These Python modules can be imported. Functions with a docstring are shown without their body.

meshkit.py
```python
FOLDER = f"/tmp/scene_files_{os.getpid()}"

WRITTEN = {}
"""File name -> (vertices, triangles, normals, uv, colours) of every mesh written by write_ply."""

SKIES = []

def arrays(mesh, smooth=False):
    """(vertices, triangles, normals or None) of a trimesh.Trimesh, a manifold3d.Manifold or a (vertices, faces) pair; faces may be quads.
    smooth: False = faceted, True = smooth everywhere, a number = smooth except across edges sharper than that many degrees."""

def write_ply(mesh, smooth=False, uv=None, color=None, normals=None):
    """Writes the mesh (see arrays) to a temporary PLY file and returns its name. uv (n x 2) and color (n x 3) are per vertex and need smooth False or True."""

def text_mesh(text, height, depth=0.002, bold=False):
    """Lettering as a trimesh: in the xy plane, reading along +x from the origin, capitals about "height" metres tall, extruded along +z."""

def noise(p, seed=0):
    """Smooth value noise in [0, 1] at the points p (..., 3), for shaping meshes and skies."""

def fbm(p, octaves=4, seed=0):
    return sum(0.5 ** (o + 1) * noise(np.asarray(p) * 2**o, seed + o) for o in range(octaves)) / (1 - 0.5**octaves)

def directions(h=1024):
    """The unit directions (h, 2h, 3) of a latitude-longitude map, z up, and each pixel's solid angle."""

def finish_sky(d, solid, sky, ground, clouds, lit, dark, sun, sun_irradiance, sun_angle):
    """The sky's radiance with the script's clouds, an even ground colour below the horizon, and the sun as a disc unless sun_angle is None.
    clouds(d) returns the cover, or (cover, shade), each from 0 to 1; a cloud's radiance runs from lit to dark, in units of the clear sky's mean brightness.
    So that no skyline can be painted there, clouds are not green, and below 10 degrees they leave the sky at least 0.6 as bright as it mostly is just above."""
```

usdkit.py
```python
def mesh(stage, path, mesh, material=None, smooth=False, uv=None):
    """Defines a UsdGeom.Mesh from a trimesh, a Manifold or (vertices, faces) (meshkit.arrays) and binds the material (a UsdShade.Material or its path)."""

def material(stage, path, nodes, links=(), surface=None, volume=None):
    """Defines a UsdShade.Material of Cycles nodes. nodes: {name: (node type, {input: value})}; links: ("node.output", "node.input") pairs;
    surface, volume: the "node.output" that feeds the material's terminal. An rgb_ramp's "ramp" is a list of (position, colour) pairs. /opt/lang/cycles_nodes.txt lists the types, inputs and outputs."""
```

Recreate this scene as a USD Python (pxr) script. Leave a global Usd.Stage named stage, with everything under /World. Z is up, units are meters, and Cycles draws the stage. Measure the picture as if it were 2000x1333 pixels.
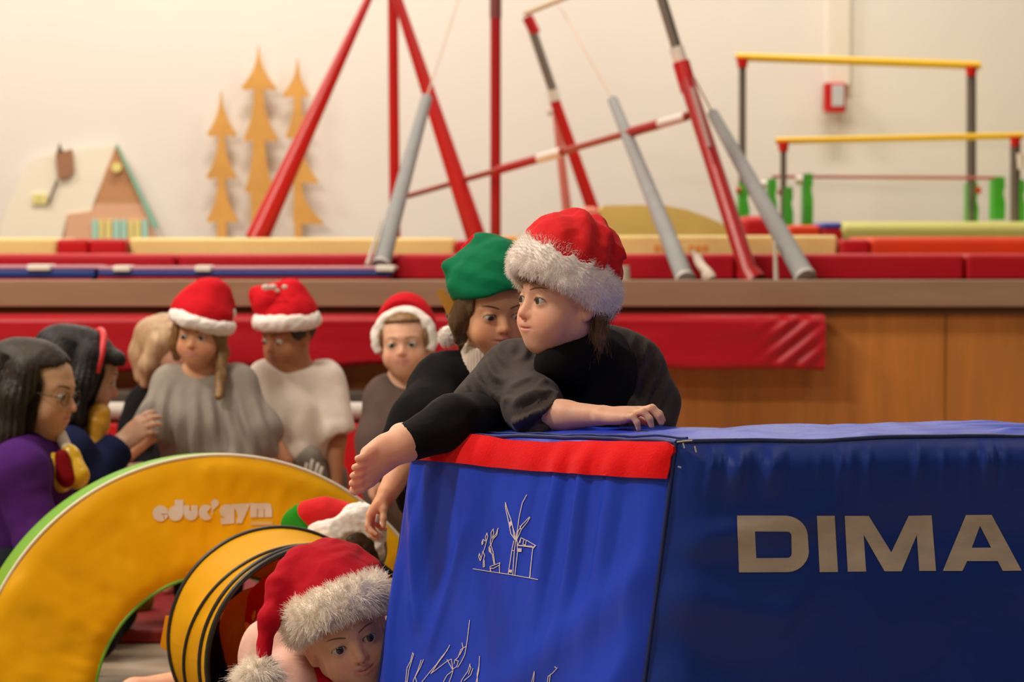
import math, random
from concurrent.futures import ThreadPoolExecutor
import numpy as np
import trimesh, shapely, usdkit, meshkit
import manifold3d as m3
from shapely.geometry import Polygon, LineString, Point, box as sbox
from shapely.ops import unary_union
from pxr import Usd, UsdGeom, UsdLux, Sdf, Gf, Vt, UsdShade

stage = Usd.Stage.CreateInMemory()
UsdGeom.SetStageUpAxis(stage, UsdGeom.Tokens.z)
UsdGeom.SetStageMetersPerUnit(stage, 1.0)
UsdGeom.Xform.Define(stage, '/World'); UsdGeom.Scope.Define(stage, '/World/Looks')
stage.SetDefaultPrim(stage.GetPrimAtPath('/World'))

# ---------------------------------------------------------------- camera, light, exposure
CAM = np.array([0.0, 0.0, 1.14]); FPX = 4722.0; PITCH = math.radians(2.262)
cam = UsdGeom.Camera.Define(stage, '/World/camera')
cam.AddTranslateOp().Set(Gf.Vec3d(*CAM)); cam.AddRotateXOp().Set(90 - math.degrees(PITCH))
cam.CreateFocalLengthAttr(85.0); cam.CreateHorizontalApertureAttr(36.0); cam.CreateVerticalApertureAttr(24.0)
cam.CreateClippingRangeAttr(Gf.Vec2f(0.05, 60)); cam.CreateFStopAttr(5.6); cam.CreateFocusDistanceAttr(4.1)
cam.CreateExposureAttr(2.35)

def rect_light(name, x, y, z, w, d, power, col, rot=(0, 0, 0)):
    l = UsdLux.RectLight.Define(stage, '/World/' + name)
    l.AddTranslateOp().Set(Gf.Vec3d(x, y, z)); l.AddRotateXYZOp().Set(Gf.Vec3f(*rot))
    l.CreateWidthAttr(w); l.CreateHeightAttr(d); l.CreateIntensityAttr(power); l.CreateColorAttr(Gf.Vec3f(*col))
    return l
WARM = (1.0, .88, .74)
STAGE_I, HALL_I = 9.4, 11.6
for i, (x, y, k) in enumerate([(-4.5, 12.2, 1.12), (-1.5, 12.2, 1.15), (1.5, 12.2, .85), (4.5, 12.2, .34)]):
    rect_light('stage_lamp_%03d' % i, x, y, 4.9, 1.6, .4, STAGE_I * k, (1.0, .93, .83))
for i, (x, y, k) in enumerate([(-4.4, 6.6, 1.9), (-1.0, 7.0, .9), (3.6, 6.8, .5), (-3.8, 3.0, 2.7), (3.8, 3.0, .2), (-3.2, -1.0, 1.0), (3.4, -1.0, .35)]):
    rect_light('hall_lamp_%03d' % i, x, y, 5.6, 1.5, .45, HALL_I * k, WARM)
dome = UsdLux.DomeLight.Define(stage, '/World/room_air'); dome.CreateIntensityAttr(0.02); dome.CreateColorAttr(Gf.Vec3f(1, .9, .8))

# ---------------------------------------------------------------- helpers
_cf = np.array([0, math.cos(PITCH), -math.sin(PITCH)]); _cu = np.array([0, math.sin(PITCH), math.cos(PITCH)])
def P(px, py, d):
    """the point of the place seen at picture point (px, py), d metres into the hall"""
    r = _cf + np.array([(px - 1000) / FPX, 0, 0]) - _cu * ((py - 666.5) / FPX)
    return CAM + r * (d / r[1])
def proj(p):
    q = np.atleast_2d(p) - CAM; z = q @ _cf
    return np.stack([1000 + FPX * q[:, 0] / z, 666.5 - FPX * (q @ _cu) / z], 1)
def V(*a): return np.array(a, float)
def unit(v): v = np.asarray(v, float); return v / np.linalg.norm(v)

USED = {}
def numbered(parent, name):
    k = (str(parent), name); n = USED.get(k, 0); USED[k] = n + 1
    return name if n == 0 else '%s_%03d' % (name, n)
def path_of(parent, name):
    pp = '/World' if parent is None else str(parent.GetPath())
    return pp + '/' + numbered(pp, name)
def tag(prim, label=None, cat=None, group=None, kind=None):
    for k, v in (('label', label), ('category', cat), ('group', group), ('kind', kind)):
        if v: prim.SetCustomDataByKey(k, v)
    return prim
def thing(name, label, cat, group=None):
    return tag(UsdGeom.Xform.Define(stage, path_of(None, name)).GetPrim(), label, cat, group)
def slim(m, tol):
    """drops triangles that the shape does not need"""
    M = m3.Manifold(m3.Mesh(np.asarray(m.vertices, np.float32), np.asarray(m.faces, np.uint32)))
    if M.status() != m3.Error.NoError: return m
    q = M.simplify(tol).to_mesh(); return trimesh.Trimesh(q.vert_properties[:, :3], q.tri_verts, process=False)
def obj(name, mesh, m, parent=None, smooth=35, col=None, label=None, normals=None):
    if col is None and isinstance(mesh, trimesh.Trimesh) and len(mesh.faces) > 6000 and smooth in (True, 60): mesh = slim(mesh, .00022)
    pth = path_of(parent, name)
    if col is not None: smooth = True
    mm = usdkit.mesh(stage, pth, mesh, m, smooth)
    if col is not None:
        UsdGeom.PrimvarsAPI(mm).CreatePrimvar('col', Sdf.ValueTypeNames.Color3fArray, 'vertex').Set(Vt.Vec3fArray.FromNumpy(np.asarray(col, np.float32)))
    p = mm.GetPrim()
    if label: p.SetCustomDataByKey('label', label)
    return p
def struct(name, mesh, m, label, smooth=35, parent=None):
    return tag(obj(name, mesh, m, parent, smooth), label, None, None, 'structure')
def curves(name, pts, width, m, parent, label=None):
    """pts: (n, k, 3) strands"""
    n, k, _ = pts.shape
    c = UsdGeom.BasisCurves.Define(stage, path_of(parent, name))
    c.CreateTypeAttr('cubic'); c.CreateBasisAttr('catmullRom'); c.CreateWrapAttr('pinned')
    c.CreatePointsAttr(Vt.Vec3fArray.FromNumpy(pts.reshape(-1, 3).astype(np.float32)))
    c.CreateCurveVertexCountsAttr(Vt.IntArray.FromNumpy(np.full(n, k, np.int32)))
    w = np.tile(np.linspace(1, .35, k), n) * width
    c.CreateWidthsAttr(Vt.FloatArray.FromNumpy(w.astype(np.float32))); c.SetWidthsInterpolation('vertex')
    UsdShade.MaterialBindingAPI.Apply(c.GetPrim()).Bind(m)
    if label: c.GetPrim().SetCustomDataByKey('label', label)
    return c.GetPrim()

def srgb(r, g, b):
    c = np.array([r, g, b]) / 255.0
    return tuple(np.where(c <= .04045, c / 12.92, ((c + .055) / 1.055) ** 2.4))
MATS = {}
def mat(name, col, rough=.5, spec=.5, noise=0, nscale=20, bump=0, bscale=80, bdist=.002, sheen=0, coat=0, stretch=None, subsurf=0, attr=False, metal=0, coat_rough=.1, transl=0):
    if name in MATS: return MATS[name]
    N = {'p': ('principled_bsdf', {'base_color': tuple(col), 'roughness': rough, 'specular_ior_level': spec, 'sheen_weight': sheen, 'coat_weight': coat, 'coat_roughness': coat_rough, 'metallic': metal,
                                   'subsurface_weight': subsurf, 'subsurface_scale': .006}), 'tc': ('texture_coordinate', {})}
    L = []
    src = 'tc.object'
    if stretch:
        N['mp'] = ('mapping', {'scale': stretch}); L.append(('tc.object', 'mp.vector')); src = 'mp.vector'
    if attr:
        N['at'] = ('attribute', {'attribute': 'col'}); base = 'at.color'
    else:
        base = None
    if noise:
        N['n'] = ('noise_texture', {'scale': nscale, 'detail': 4.0, 'roughness': .6}); L.append((src, 'n.vector'))
        N['hs'] = ('map_range', {'from_min': .3, 'from_max': .7, 'to_min': 1 - noise, 'to_max': 1 + noise}); L.append(('n.fac', 'hs.value'))
        N['mx'] = ('hsv', {'color': tuple(col)}); L.append(('hs.result', 'mx.value'))
        if base: L.append((base, 'mx.color'))
        base = 'mx.color'
    if base: L.append((base, 'p.base_color'))
    if bump:
        N['bn'] = ('noise_texture', {'scale': bscale, 'detail': 3.0}); L.append((src, 'bn.vector'))
        N['b'] = ('bump', {'strength': bump, 'distance': bdist}); L += [('bn.fac', 'b.height'), ('b.normal', 'p.normal')]
    MATS[name] = usdkit.material(stage, '/World/Looks/' + name, N, L, surface='p.BSDF')
    return MATS[name]

# simple meshes
def boxm(x0, x1, y0, y1, z0, z1, r=0):
    if r <= 0:
        b = trimesh.creation.box((x1 - x0, y1 - y0, z1 - z0)); b.apply_translation(((x0 + x1) / 2, (y0 + y1) / 2, (z0 + z1) / 2)); return b
    s = m3.Manifold.sphere(r, 16)
    return m3.Manifold.batch_hull([s.translate((x, y, z)) for x in (x0 + r, x1 - r) for y in (y0 + r, y1 - r) for z in (z0 + r, z1 - r)])
def frame_z(d):
    d = unit(d); a = V(0, 0, 1) if abs(d[2]) < .9 else V(1, 0, 0)
    x = unit(np.cross(a, d)); return x, np.cross(d, x), d
def tube(pts, rad, n=20, cap=True, closed=False):
    """swept round tube; rad a number or one per point"""
    pts = np.asarray(pts, float); k = len(pts); rad = np.broadcast_to(np.asarray(rad, float), (k,))
    if closed: t = np.roll(pts, -1, 0) - np.roll(pts, 1, 0)
    else: t = np.gradient(pts, axis=0)
    t /= np.linalg.norm(t, axis=1, keepdims=True)
    x, y, _ = frame_z(t[0]); rings = []
    for i in range(k):
        x = x - t[i] * (x @ t[i]); x /= np.linalg.norm(x); y = np.cross(t[i], x)
        a = np.arange(n) / n * 2 * np.pi
        rings.append(pts[i] + rad[i] * (np.cos(a)[:, None] * x + np.sin(a)[:, None] * y))
    v = np.vstack(rings); f = []
    for i in range(k if closed else k - 1):
        j = (i + 1) % k
        a = np.arange(n); b = (a + 1) % n
        f.append(np.stack([i * n + a, i * n + b, j * n + b, j * n + a], 1))
    f = np.vstack(f); f = np.vstack([f[:, [0, 1, 2]], f[:, [0, 2, 3]]])
    if cap and not closed:
        c0, c1 = len(v), len(v) + 1; v = np.vstack([v, pts[:1], pts[-1:]]); a = np.arange(n); b = (a + 1) % n
        f = np.vstack([f, np.stack([np.full(n, c0), b, a], 1), np.stack([np.full(n, c1), (k - 1) * n + a, (k - 1) * n + b], 1)])
    return trimesh.Trimesh(v, f, process=False)
def cat(*ms):
    out = []
    for m in ms:
        if hasattr(m, 'to_mesh'):
            q = m.to_mesh(); m = trimesh.Trimesh(q.vert_properties[:, :3], q.tri_verts, process=False)
        out.append(m)
    return trimesh.util.concatenate(out)
def prism(poly, depth, frame, bevel=0):
    """polygon (2-D, metres) extruded; frame = (origin, x axis, y axis): extruded towards x cross y"""
    o, ex, ey = [np.asarray(q, float) for q in frame]; ez = np.cross(ex, ey)
    ms = [trimesh.creation.extrude_polygon(g, depth, engine='earcut') for g in getattr(poly, 'geoms', [poly])]
    m = trimesh.util.concatenate(ms); v = m.vertices
    m.vertices = o + v[:, :1] * ex + v[:, 1:2] * ey + v[:, 2:3] * ez
    return m
def spline(pts, n):
    from scipy.interpolate import CubicSpline
    pts = np.asarray(pts, float); t = np.r_[0, np.cumsum(np.linalg.norm(np.diff(pts, axis=0), axis=1) ** .6)]
    return CubicSpline(t, pts)(np.linspace(0, t[-1], n))
def grid_faces(nu, nv, closed_u=False, closed_v=False):
    i, j = np.meshgrid(np.arange(nu if closed_u else nu - 1), np.arange(nv if closed_v else nv - 1), indexing='ij')
    i, j = i.ravel(), j.ravel(); i2, j2 = (i + 1) % nu, (j + 1) % nv
    return np.stack([i * nv + j, i2 * nv + j, i2 * nv + j2, i * nv + j2], 1)

# ---------------------------------------------------------------- soft shapes: smooth unions of cones and ellipsoids, meshed as one skin
def smin(a, b, k):
    if k <= 0: return np.minimum(a, b)
    h = np.maximum(k - np.abs(a - b), 0) / k
    return np.minimum(a, b) - h * h * k * .25
def smax(a, b, k): return -smin(-a, -b, k)
def nrm(q): return np.sqrt(np.einsum('...i,...i->...', q, q))
def sd_rc(p, a, b, r1, r2):
    ba = b - a; l2 = ba @ ba; rr = r1 - r2; a2 = l2 - rr * rr
    if a2 <= 1e-9: return nrm(p - (a if r1 > r2 else b)) - max(r1, r2)
    il2 = 1 / l2; pa = p - a; y = pa @ ba; z = y - l2
    x2 = np.maximum(l2 * np.einsum('...i,...i->...', pa, pa) - y * y, 0) * l2; y2 = y * y * l2; z2 = z * z * l2
    k = np.sign(rr) * rr * rr * x2
    d = (np.sqrt(x2 * a2 * il2) + y * rr) * il2 - r1
    d = np.where(np.sign(z) * a2 * z2 > k, np.sqrt(x2 + z2) * il2 - r2, d)
    return np.where(np.sign(y) * a2 * y2 < k, np.sqrt(x2 + y2) * il2 - r1, d)
def sd_el(p, c, r, R=None):
    q = p - c
    if R is not None: q = q @ R
    r = np.asarray(r, float); q = q / r; k0 = nrm(q); k1 = nrm(q / r)
    return np.where(k1 < 1e-9, -r.min(), k0 * (k0 - 1) / np.maximum(k1, 1e-9))
class Soft:
    def __init__(s): s.ops = []
    def add(s, f, c, br, k=.01, op='u'): s.ops.append((f, np.asarray(c, float), br, k, op)); return s
    def rc(s, a, b, r1, r2=None, k=.01, op='u', cut=None):
        a, b = np.asarray(a, float), np.asarray(b, float); r2 = r1 if r2 is None else r2
        cuts = cut or []
        def f(p):
            d = sd_rc(p, a, b, r1, r2)
            for o, n in cuts: d = np.maximum(d, (p - o) @ np.asarray(n))
            return d
        return s.add(f, (a + b) / 2, np.linalg.norm(a - b) / 2 + max(r1, r2), k, op)
    def el(s, c, r, R=None, k=.01, op='u'):
        c = np.asarray(c, float); return s.add(lambda p: sd_el(p, c, r, R), c, max(r) if np.ndim(r) else r, k, op)
    def chain(s, pts, rad, k=.01, cut=None):
        for i in range(len(pts) - 1): s.rc(pts[i], pts[i + 1], rad[i], rad[i + 1], k, cut=cut)
        return s
    def ev(s, p, reach=None, mid=None):
        d = np.full(p.shape[:-1], 9.0)
        for f, c, br, k, op in s.ops:
            if reach is not None and op != 'i':
                lim = reach + k + .006
                if math.sqrt(((c - mid) ** 2).sum()) - br > lim or f(mid[None])[0] > lim + .012: continue
            if op == 'u': d = smin(d, f(p), k)
            elif op == 's': d = smax(d, -f(p), k)
            elif op == 'i': d = smax(d, f(p), k)
        return d
    def bounds(s):
        u = [(c - br, c + br) for f, c, br, k, op in s.ops if op == 'u']
        return np.min([a for a, b in u], 0), np.max([b for a, b in u], 0)
def axis(lo, hi, h, fine=()):
    out = [lo]
    while out[-1] < hi:
        x = out[-1]; hh = h
        for a, b, hf in fine:
            if x < a: hh = min(hh, max(hf, hf + .35 * (a - x)))
            elif x > b: hh = min(hh, max(hf, hf + .35 * (x - b)))
            else: hh = min(hh, hf)
        out.append(x + hh)
    return np.array(out)
def surf(sdf, h, fine=(), pad=.012, clip=None, B=4):
    """surface nets on the blocks near the surface. fine: boxes (lo, hi, h) meshed finer"""
    lo, hi = sdf.bounds(); lo, hi = lo - pad, hi + pad
    if clip is not None: lo, hi = np.maximum(lo, clip[0]), np.minimum(hi, clip[1])
    ax = [axis(lo[i], hi[i] + h * 4 * B, h, [(f[0][i], f[1][i], f[2]) for f in fine]) for i in range(3)]
    def blocks(ijk, B):
        c0 = np.stack([ax[i][ijk[:, i] * B] for i in range(3)], 1); c1 = np.stack([ax[i][ijk[:, i] * B + B] for i in range(3)], 1)
        return (c0 + c1) / 2, np.linalg.norm(c1 - c0, axis=1) / 2
    nb = [(len(a) - 1) // (4 * B) for a in ax]
    ijk = np.stack([g.ravel() for g in np.meshgrid(*[np.arange(n) for n in nb], indexing='ij')], 1)
    cen, hd = blocks(ijk, 4 * B); ijk = ijk[np.abs(sdf.ev(cen)) < hd * 1.4 + .006]
    ijk = (ijk[:, None, :] * 4 + np.stack([g.ravel() for g in np.meshgrid(*[np.arange(4)] * 3, indexing='ij')], 1)[None]).reshape(-1, 3)
    cen, hd = blocks(ijk, B); dc = []
    for s in range(0, len(cen), 64):
        c_, h_ = cen[s:s + 64], hd[s:s + 64]; mid = c_.mean(0); dc.append(sdf.ev(c_, h_.max() * 1.3 + .006 + np.linalg.norm(c_ - mid, axis=1).max(), mid))
    dc = np.concatenate(dc)
    keep = np.abs(dc) < hd * 1.3 + .003; ijk, cen, hd = ijk[keep], cen[keep], hd[keep]
    o = np.arange(B + 1); gx, gy, gz = np.meshgrid(o, o, o, indexing='ij'); off = np.stack([gx.ravel(), gy.ravel(), gz.ravel()], 1)
    N = [len(a) + 1 for a in ax]
    keyf = lambda q: (q[..., 0].astype(np.int64) * N[1] + q[..., 1]) * N[2] + q[..., 2]
    vk, vp, quads = [], [], []
    qk = np.floor((cen - lo) / .035).astype(np.int64); mk = np.zeros(len(qk), np.int64)
    for b in range(8):
        for i in range(3): mk |= ((qk[:, i] >> b) & 1) << (3 * b + i)
    order = np.argsort(mk, kind='stable'); ijk, cen, hd = ijk[order], cen[order], hd[order]           # neighbours together
    CH = 48
    cc = np.array([[x, y, z] for x in (0, 1) for y in (0, 1) for z in (0, 1)])
    ed = [(a, b) for a in range(8) for b in range(a + 1, 8) if np.abs(cc[a] - cc[b]).sum() == 1]
    def chunk(s):
        vk, vp, quads = [], [], []
        q = ijk[s:s + CH, None, :] * B + off[None]                    # n, (B+1)^3, 3
        p = np.stack([ax[i][q[..., i]] for i in range(3)], -1)
        mid = cen[s:s + CH].mean(0); reach = np.linalg.norm(cen[s:s + CH] - mid, axis=1).max() + hd[s:s + CH].max()
        n = len(p); D = sdf.ev(p, reach + hd[s:s + CH].max(), mid).reshape(n, B + 1, B + 1, B + 1); Pg = p.reshape(n, B + 1, B + 1, B + 1, 3); Q = q.reshape(n, B + 1, B + 1, B + 1, 3)
        ins = D < 0
        cor = [D[:, c[0]:B + c[0], c[1]:B + c[1], c[2]:B + c[2]] for c in cc]
        cin = [x < 0 for x in cor]; cnt = sum(x.astype(int) for x in cin); act = (cnt > 0) & (cnt < 8)
        w = np.where(act)
        if len(w[0]) == 0: return vk, vp, quads
        dv = np.stack([x[w] for x in cor], 1); pv = np.stack([Pg[:, c[0]:B + c[0], c[1]:B + c[1], c[2]:B + c[2]][w] for c in cc], 1)
        acc = np.zeros((len(dv), 3)); num = np.zeros(len(dv))
        for a, b in ed:
            m = (dv[:, a] < 0) != (dv[:, b] < 0)
            t = np.where(m, dv[:, a] / np.where(m, dv[:, a] - dv[:, b], 1), 0)
            acc += np.where(m[:, None], pv[:, a] + t[:, None] * (pv[:, b] - pv[:, a]), 0); num += m
        vp.append(acc / num[:, None]); vk.append(keyf(Q[:, :B, :B, :B][w]))
        for axn in range(3):
            sl0 = [slice(0, B)] * 3; sl1 = [slice(0, B)] * 3; sl1[axn] = slice(1, B + 1)
            a_, b_ = ins[(slice(None), *sl0)], ins[(slice(None), *sl1)]
            m = np.where(a_ != b_)
            g = Q[(slice(None), *sl0)][m]; flip = a_[m]
            e1, e2 = np.eye(3, dtype=int)[(axn + 1) % 3], np.eye(3, dtype=int)[(axn + 2) % 3]
            qd = np.stack([keyf(g - e1 - e2), keyf(g - e2), keyf(g), keyf(g - e1)], 1)
            quads.append(np.where(flip[:, None], qd, qd[:, ::-1]))
        return vk, vp, quads
    with ThreadPoolExecutor(4) as ex:
        for a, b, c in ex.map(chunk, range(0, len(ijk), CH)): vk += a; vp += b; quads += c
    vk = np.concatenate(vk); vp = np.vstack(vp); quads = np.vstack(quads)
    vk, first = np.unique(vk, return_index=True); vp = vp[first]
    idx = np.searchsorted(vk, quads).clip(0, len(vk) - 1); ok = (vk[idx] == quads).all(1); f = idx[ok]
    f = np.vstack([f[:, [0, 1, 2]], f[:, [0, 2, 3]]])
    return trimesh.Trimesh(vp, f, process=False)
def vnormals(m):
    return meshkit.arrays(m, True)[2]
def push(m, amt):
    m.vertices = m.vertices + vnormals(m) * np.asarray(amt)[:, None]; return m
# ---------------------------------------------------------------- people
def rot(yaw=0, pitch=0, roll=0):
    """head / body frame: yaw turns towards picture right, pitch nods down, roll tilts the top to picture right. Columns: left ear, forward, up of the person"""
    y, p, r = map(math.radians, (yaw, pitch, roll))
    Rz = np.array([[math.cos(y), -math.sin(y), 0], [math.sin(y), math.cos(y), 0], [0, 0, 1]])
    Rx = np.array([[1, 0, 0], [0, math.cos(p), -math.sin(p)], [0, math.sin(p), math.cos(p)]])
    Ry = np.array([[math.cos(r), 0, math.sin(r)], [0, 1, 0], [-math.sin(r), 0, math.cos(r)]])
    M = Ry @ Rz @ Rx
    return M @ np.array([[1, 0, 0], [0, -1, 0], [0, 0, 1]]).T
EYE_X, EYE_F, EYE_Z = .0295, .0640, .000
def head_sdf(q, adult=0.0, chub=1.0, smile=0.0, lid=1.0, back=1.0):
    """q: local points (left, forward, up); chin at -.09, crown at +.10"""
    x, f, z = q[..., 0], q[..., 1], q[..., 2]
    s = q.copy(); s[..., 0] = np.abs(x)                                # mirrored half
    C = lambda *a: np.array(a)
    d = sd_el(q, C(0, .075 - .087 * back, .027), (.0715, .087 * back, .0735))
    d = smin(d, sd_el(q, C(0, .022, -.028), (.0555, .0545, .060)), .03)
    d = smin(d, nrm(q - C(0, .050, -.071)) - .0195, .035)
    d = smin(d, sd_rc(s, C(.044, .000, -.042), C(.012, .048, -.072), .020, .016), .02)      # jaw line
    d = smin(d, nrm(s - C(.0325, .046, -.0375)) - .0245 * chub, .022)    # cheek
    d = smin(d, sd_rc(s, C(.006, .0700, .0205), C(.038, .0550, .0195), .0080, .0070), .018)  # brow
    d = smin(d, sd_el(q, C(0, .062, -.047), (.026, .018, .021)), .016)                        # muzzle
    # eye hollow and lids
    e = s - C(EYE_X, EYE_F, EYE_Z)
    d = smax(d, -(sd_el(s, C(EYE_X, .086, .000), (.0185, .0125, .0125))), .012)
    d = smin(d, nrm(e) - .0138, .005)
    xx = e[..., 0]; up = np.sqrt(np.maximum(1 - (xx / .0128) ** 2, 0)) * .0058 * lid; dn = np.sqrt(np.maximum(1 - (xx / .0128) ** 2, 0)) * .0046
    ap = np.maximum(np.maximum(e[..., 2] - up, -e[..., 2] - dn), np.maximum(np.abs(xx) - .0128, .004 - e[..., 1])) * .8
    d = smax(d, -ap, .0012)
    # nose
    d = smin(d, sd_rc(q, C(0, .071, .006), C(0, .0865 + .004 * adult, -.0235), .0058, .0088), .010)
    d = smin(d, nrm(s - C(.0088, .0790, -.0265)) - .0062, .006)
    d = smax(d, -(sd_el(s, C(.0052, .0830, -.0335), (.0028, .0042, .0032))), .002)
    # lips
    curve = -smile * (np.abs(x) / .019) ** 2 * .005
    ql = q.copy(); ql[..., 2] = z + curve; ql[..., 1] = f + .0085 * (np.abs(x) / .019) ** 2 * .55
    d = smin(d, sd_el(ql, C(0, .0775, -.0455), (.0185, .0065, .0048)), .005)
    d = smin(d, sd_el(ql, C(0, .0760, -.0535), (.0160, .0070, .0056)), .005)
    d = smax(d, -(sd_el(ql, C(0, .0845, -.0495), (.0205, .0060, .0011))), .003)
    # ears
    E = C(.0715, -.006, -.003)
    ca, sa = math.cos(.5), math.sin(.5)
    er = s - E; er = np.stack([er[..., 0] * ca - er[..., 1] * -sa, -er[..., 0] * sa * 1.0 + er[..., 1] * ca, er[..., 2]], -1)
    Z0 = C(0, 0, 0)
    ear = sd_el(er, Z0, (.0068, .0150, .0250))
    ear = smin(ear, nrm(er - C(0, .005, -.022)) - .0075, .01)
    ear = smax(ear, -sd_el(er, C(.0075, .002, .003), (.0055, .0095, .0170)), .005)
    d = smin(d, ear, .006)
    return d
def skin_paint(q, base, hair=None, lips=(.55, .22, .19), blush=.35, brow=.8):
    """vertex colours of the face: lips, brows, lashes, cheeks"""
    base = np.array(base); c = np.tile(base, (len(q), 1)); x, f, z = np.abs(q[:, 0]), q[:, 1], q[:, 2]
    def mixc(w, col):
        nonlocal c
        w = np.clip(w, 0, 1)[:, None]; c = c * (1 - w) + np.array(col) * w
    g = lambda a, s: np.exp(-(a / s) ** 2)
    front = (f > .03)
    mixc(front * blush * g(np.hypot(x - .036, z + .034), .020), base * np.array([1.05, .68, .62]))
    mixc(front * .3 * g(np.hypot(x, z + .026), .012), base * np.array([1.05, .75, .7]))
    lipm = np.clip(1.3 - np.hypot(x / .0185, (z + .0495) / .0085) * 1.0, 0, .3) / .3
    mixc((f > .055) * lipm * .75, lips)
    if hair is not None:
        hair = np.array(hair)
        ex = x - EYE_X; up = np.sqrt(np.maximum(1 - (ex / .0135) ** 2, 0)) * .0064
        mixc(front * .9 * np.clip(1.5 - np.abs(z - EYE_Z - up) / .0016, 0, 1) * (np.abs(ex) < .0145), (.02, .012, .01))
        dn = np.sqrt(np.maximum(1 - (ex / .0135) ** 2, 0)) * .0050
        mixc(front * .4 * np.clip(1.5 - np.abs(z - EYE_Z + dn) / .0012, 0, 1) * (np.abs(ex) < .0145), base * .35)
    mixc((f < .02) * .25 * g(x - .076, .012) * g(z + .003, .03), base * np.array([1.05, .6, .55]))
    return c
def eyeball_mesh(gx=0, gz=0, iris=(.10, .05, .02)):
    s = trimesh.creation.icosphere(5, .0129); v = s.vertices
    g = unit(V(gx, 1, gz)); a = np.degrees(np.arccos(np.clip(v @ g / .0129, -1, 1)))
    c = np.tile(V(.48, .43, .40), (len(v), 1)); c[a < 33] = iris; c[(a > 29) & (a < 33)] = np.array(iris) * .4; c[a < 14] = (.004, .004, .004)
    v = v + np.outer(np.clip((29 - a) / 29, 0, 1) ** .7 * .0007, g); s.vertices = v
    return s, c
class Head:
    def __init__(s, c, R, scale=1.0, **kw): s.c, s.R, s.s, s.kw = np.asarray(c, float), R, scale, kw
    def w(s, x, f, z): return s.c + s.R @ (np.array([x, f, z]) * s.s)
    def loc(s, p): return (p - s.c) @ s.R / s.s
    def wv(s, v): return s.c + (np.asarray(v) * s.s) @ s.R.T
    def put(s, S, k=.02): return S.add(lambda p: head_sdf(s.loc(p), **s.kw) * s.s, s.c, .15 * s.s, k)
    def eyes(s, parent, gx=0, gz=0, iris=(.10, .05, .02)):
        for sx in (1, -1):
            m, c = eyeball_mesh(gx, gz, iris); m.vertices = s.wv(m.vertices + V(sx * EYE_X, EYE_F, EYE_Z))
            obj('eye', m, mat('eye_gloss', (1, 1, 1), .08, .6, attr=True), parent, col=c)
    def brows(s, parent, m, r=.0021):
        for sx in (1, -1):
            x = np.linspace(.012, .045, 12); t = (x - .012) / .033; z = .0195 + .0045 * np.sin(t * 2.4); lo, hi = np.full(12, .03), np.full(12, .11)
            for _ in range(18):
                mid = (lo + hi) / 2; ins = head_sdf(np.stack([sx * x, mid, z], 1), **s.kw) < 0; lo, hi = np.where(ins, mid, lo), np.where(ins, hi, mid)
            obj('eyebrow', tube(s.wv(np.stack([sx * x, lo - .0006, z], 1)), s.s * r * np.interp(t, [0, .2, .7, 1], [.75, 1, .8, .3]), 10), m, parent, True)
    def fine(s, h): 
        e = V(.11, .11, .12) * s.s; return (s.c - e, s.c + e, h)
CHILD_HAND = dict(palm=.060, f=[(.021, .014, .011), (.024, .016, .011), (.022, .014, .011), (.016, .011, .010)], w=.0125, r=.0066)
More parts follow.
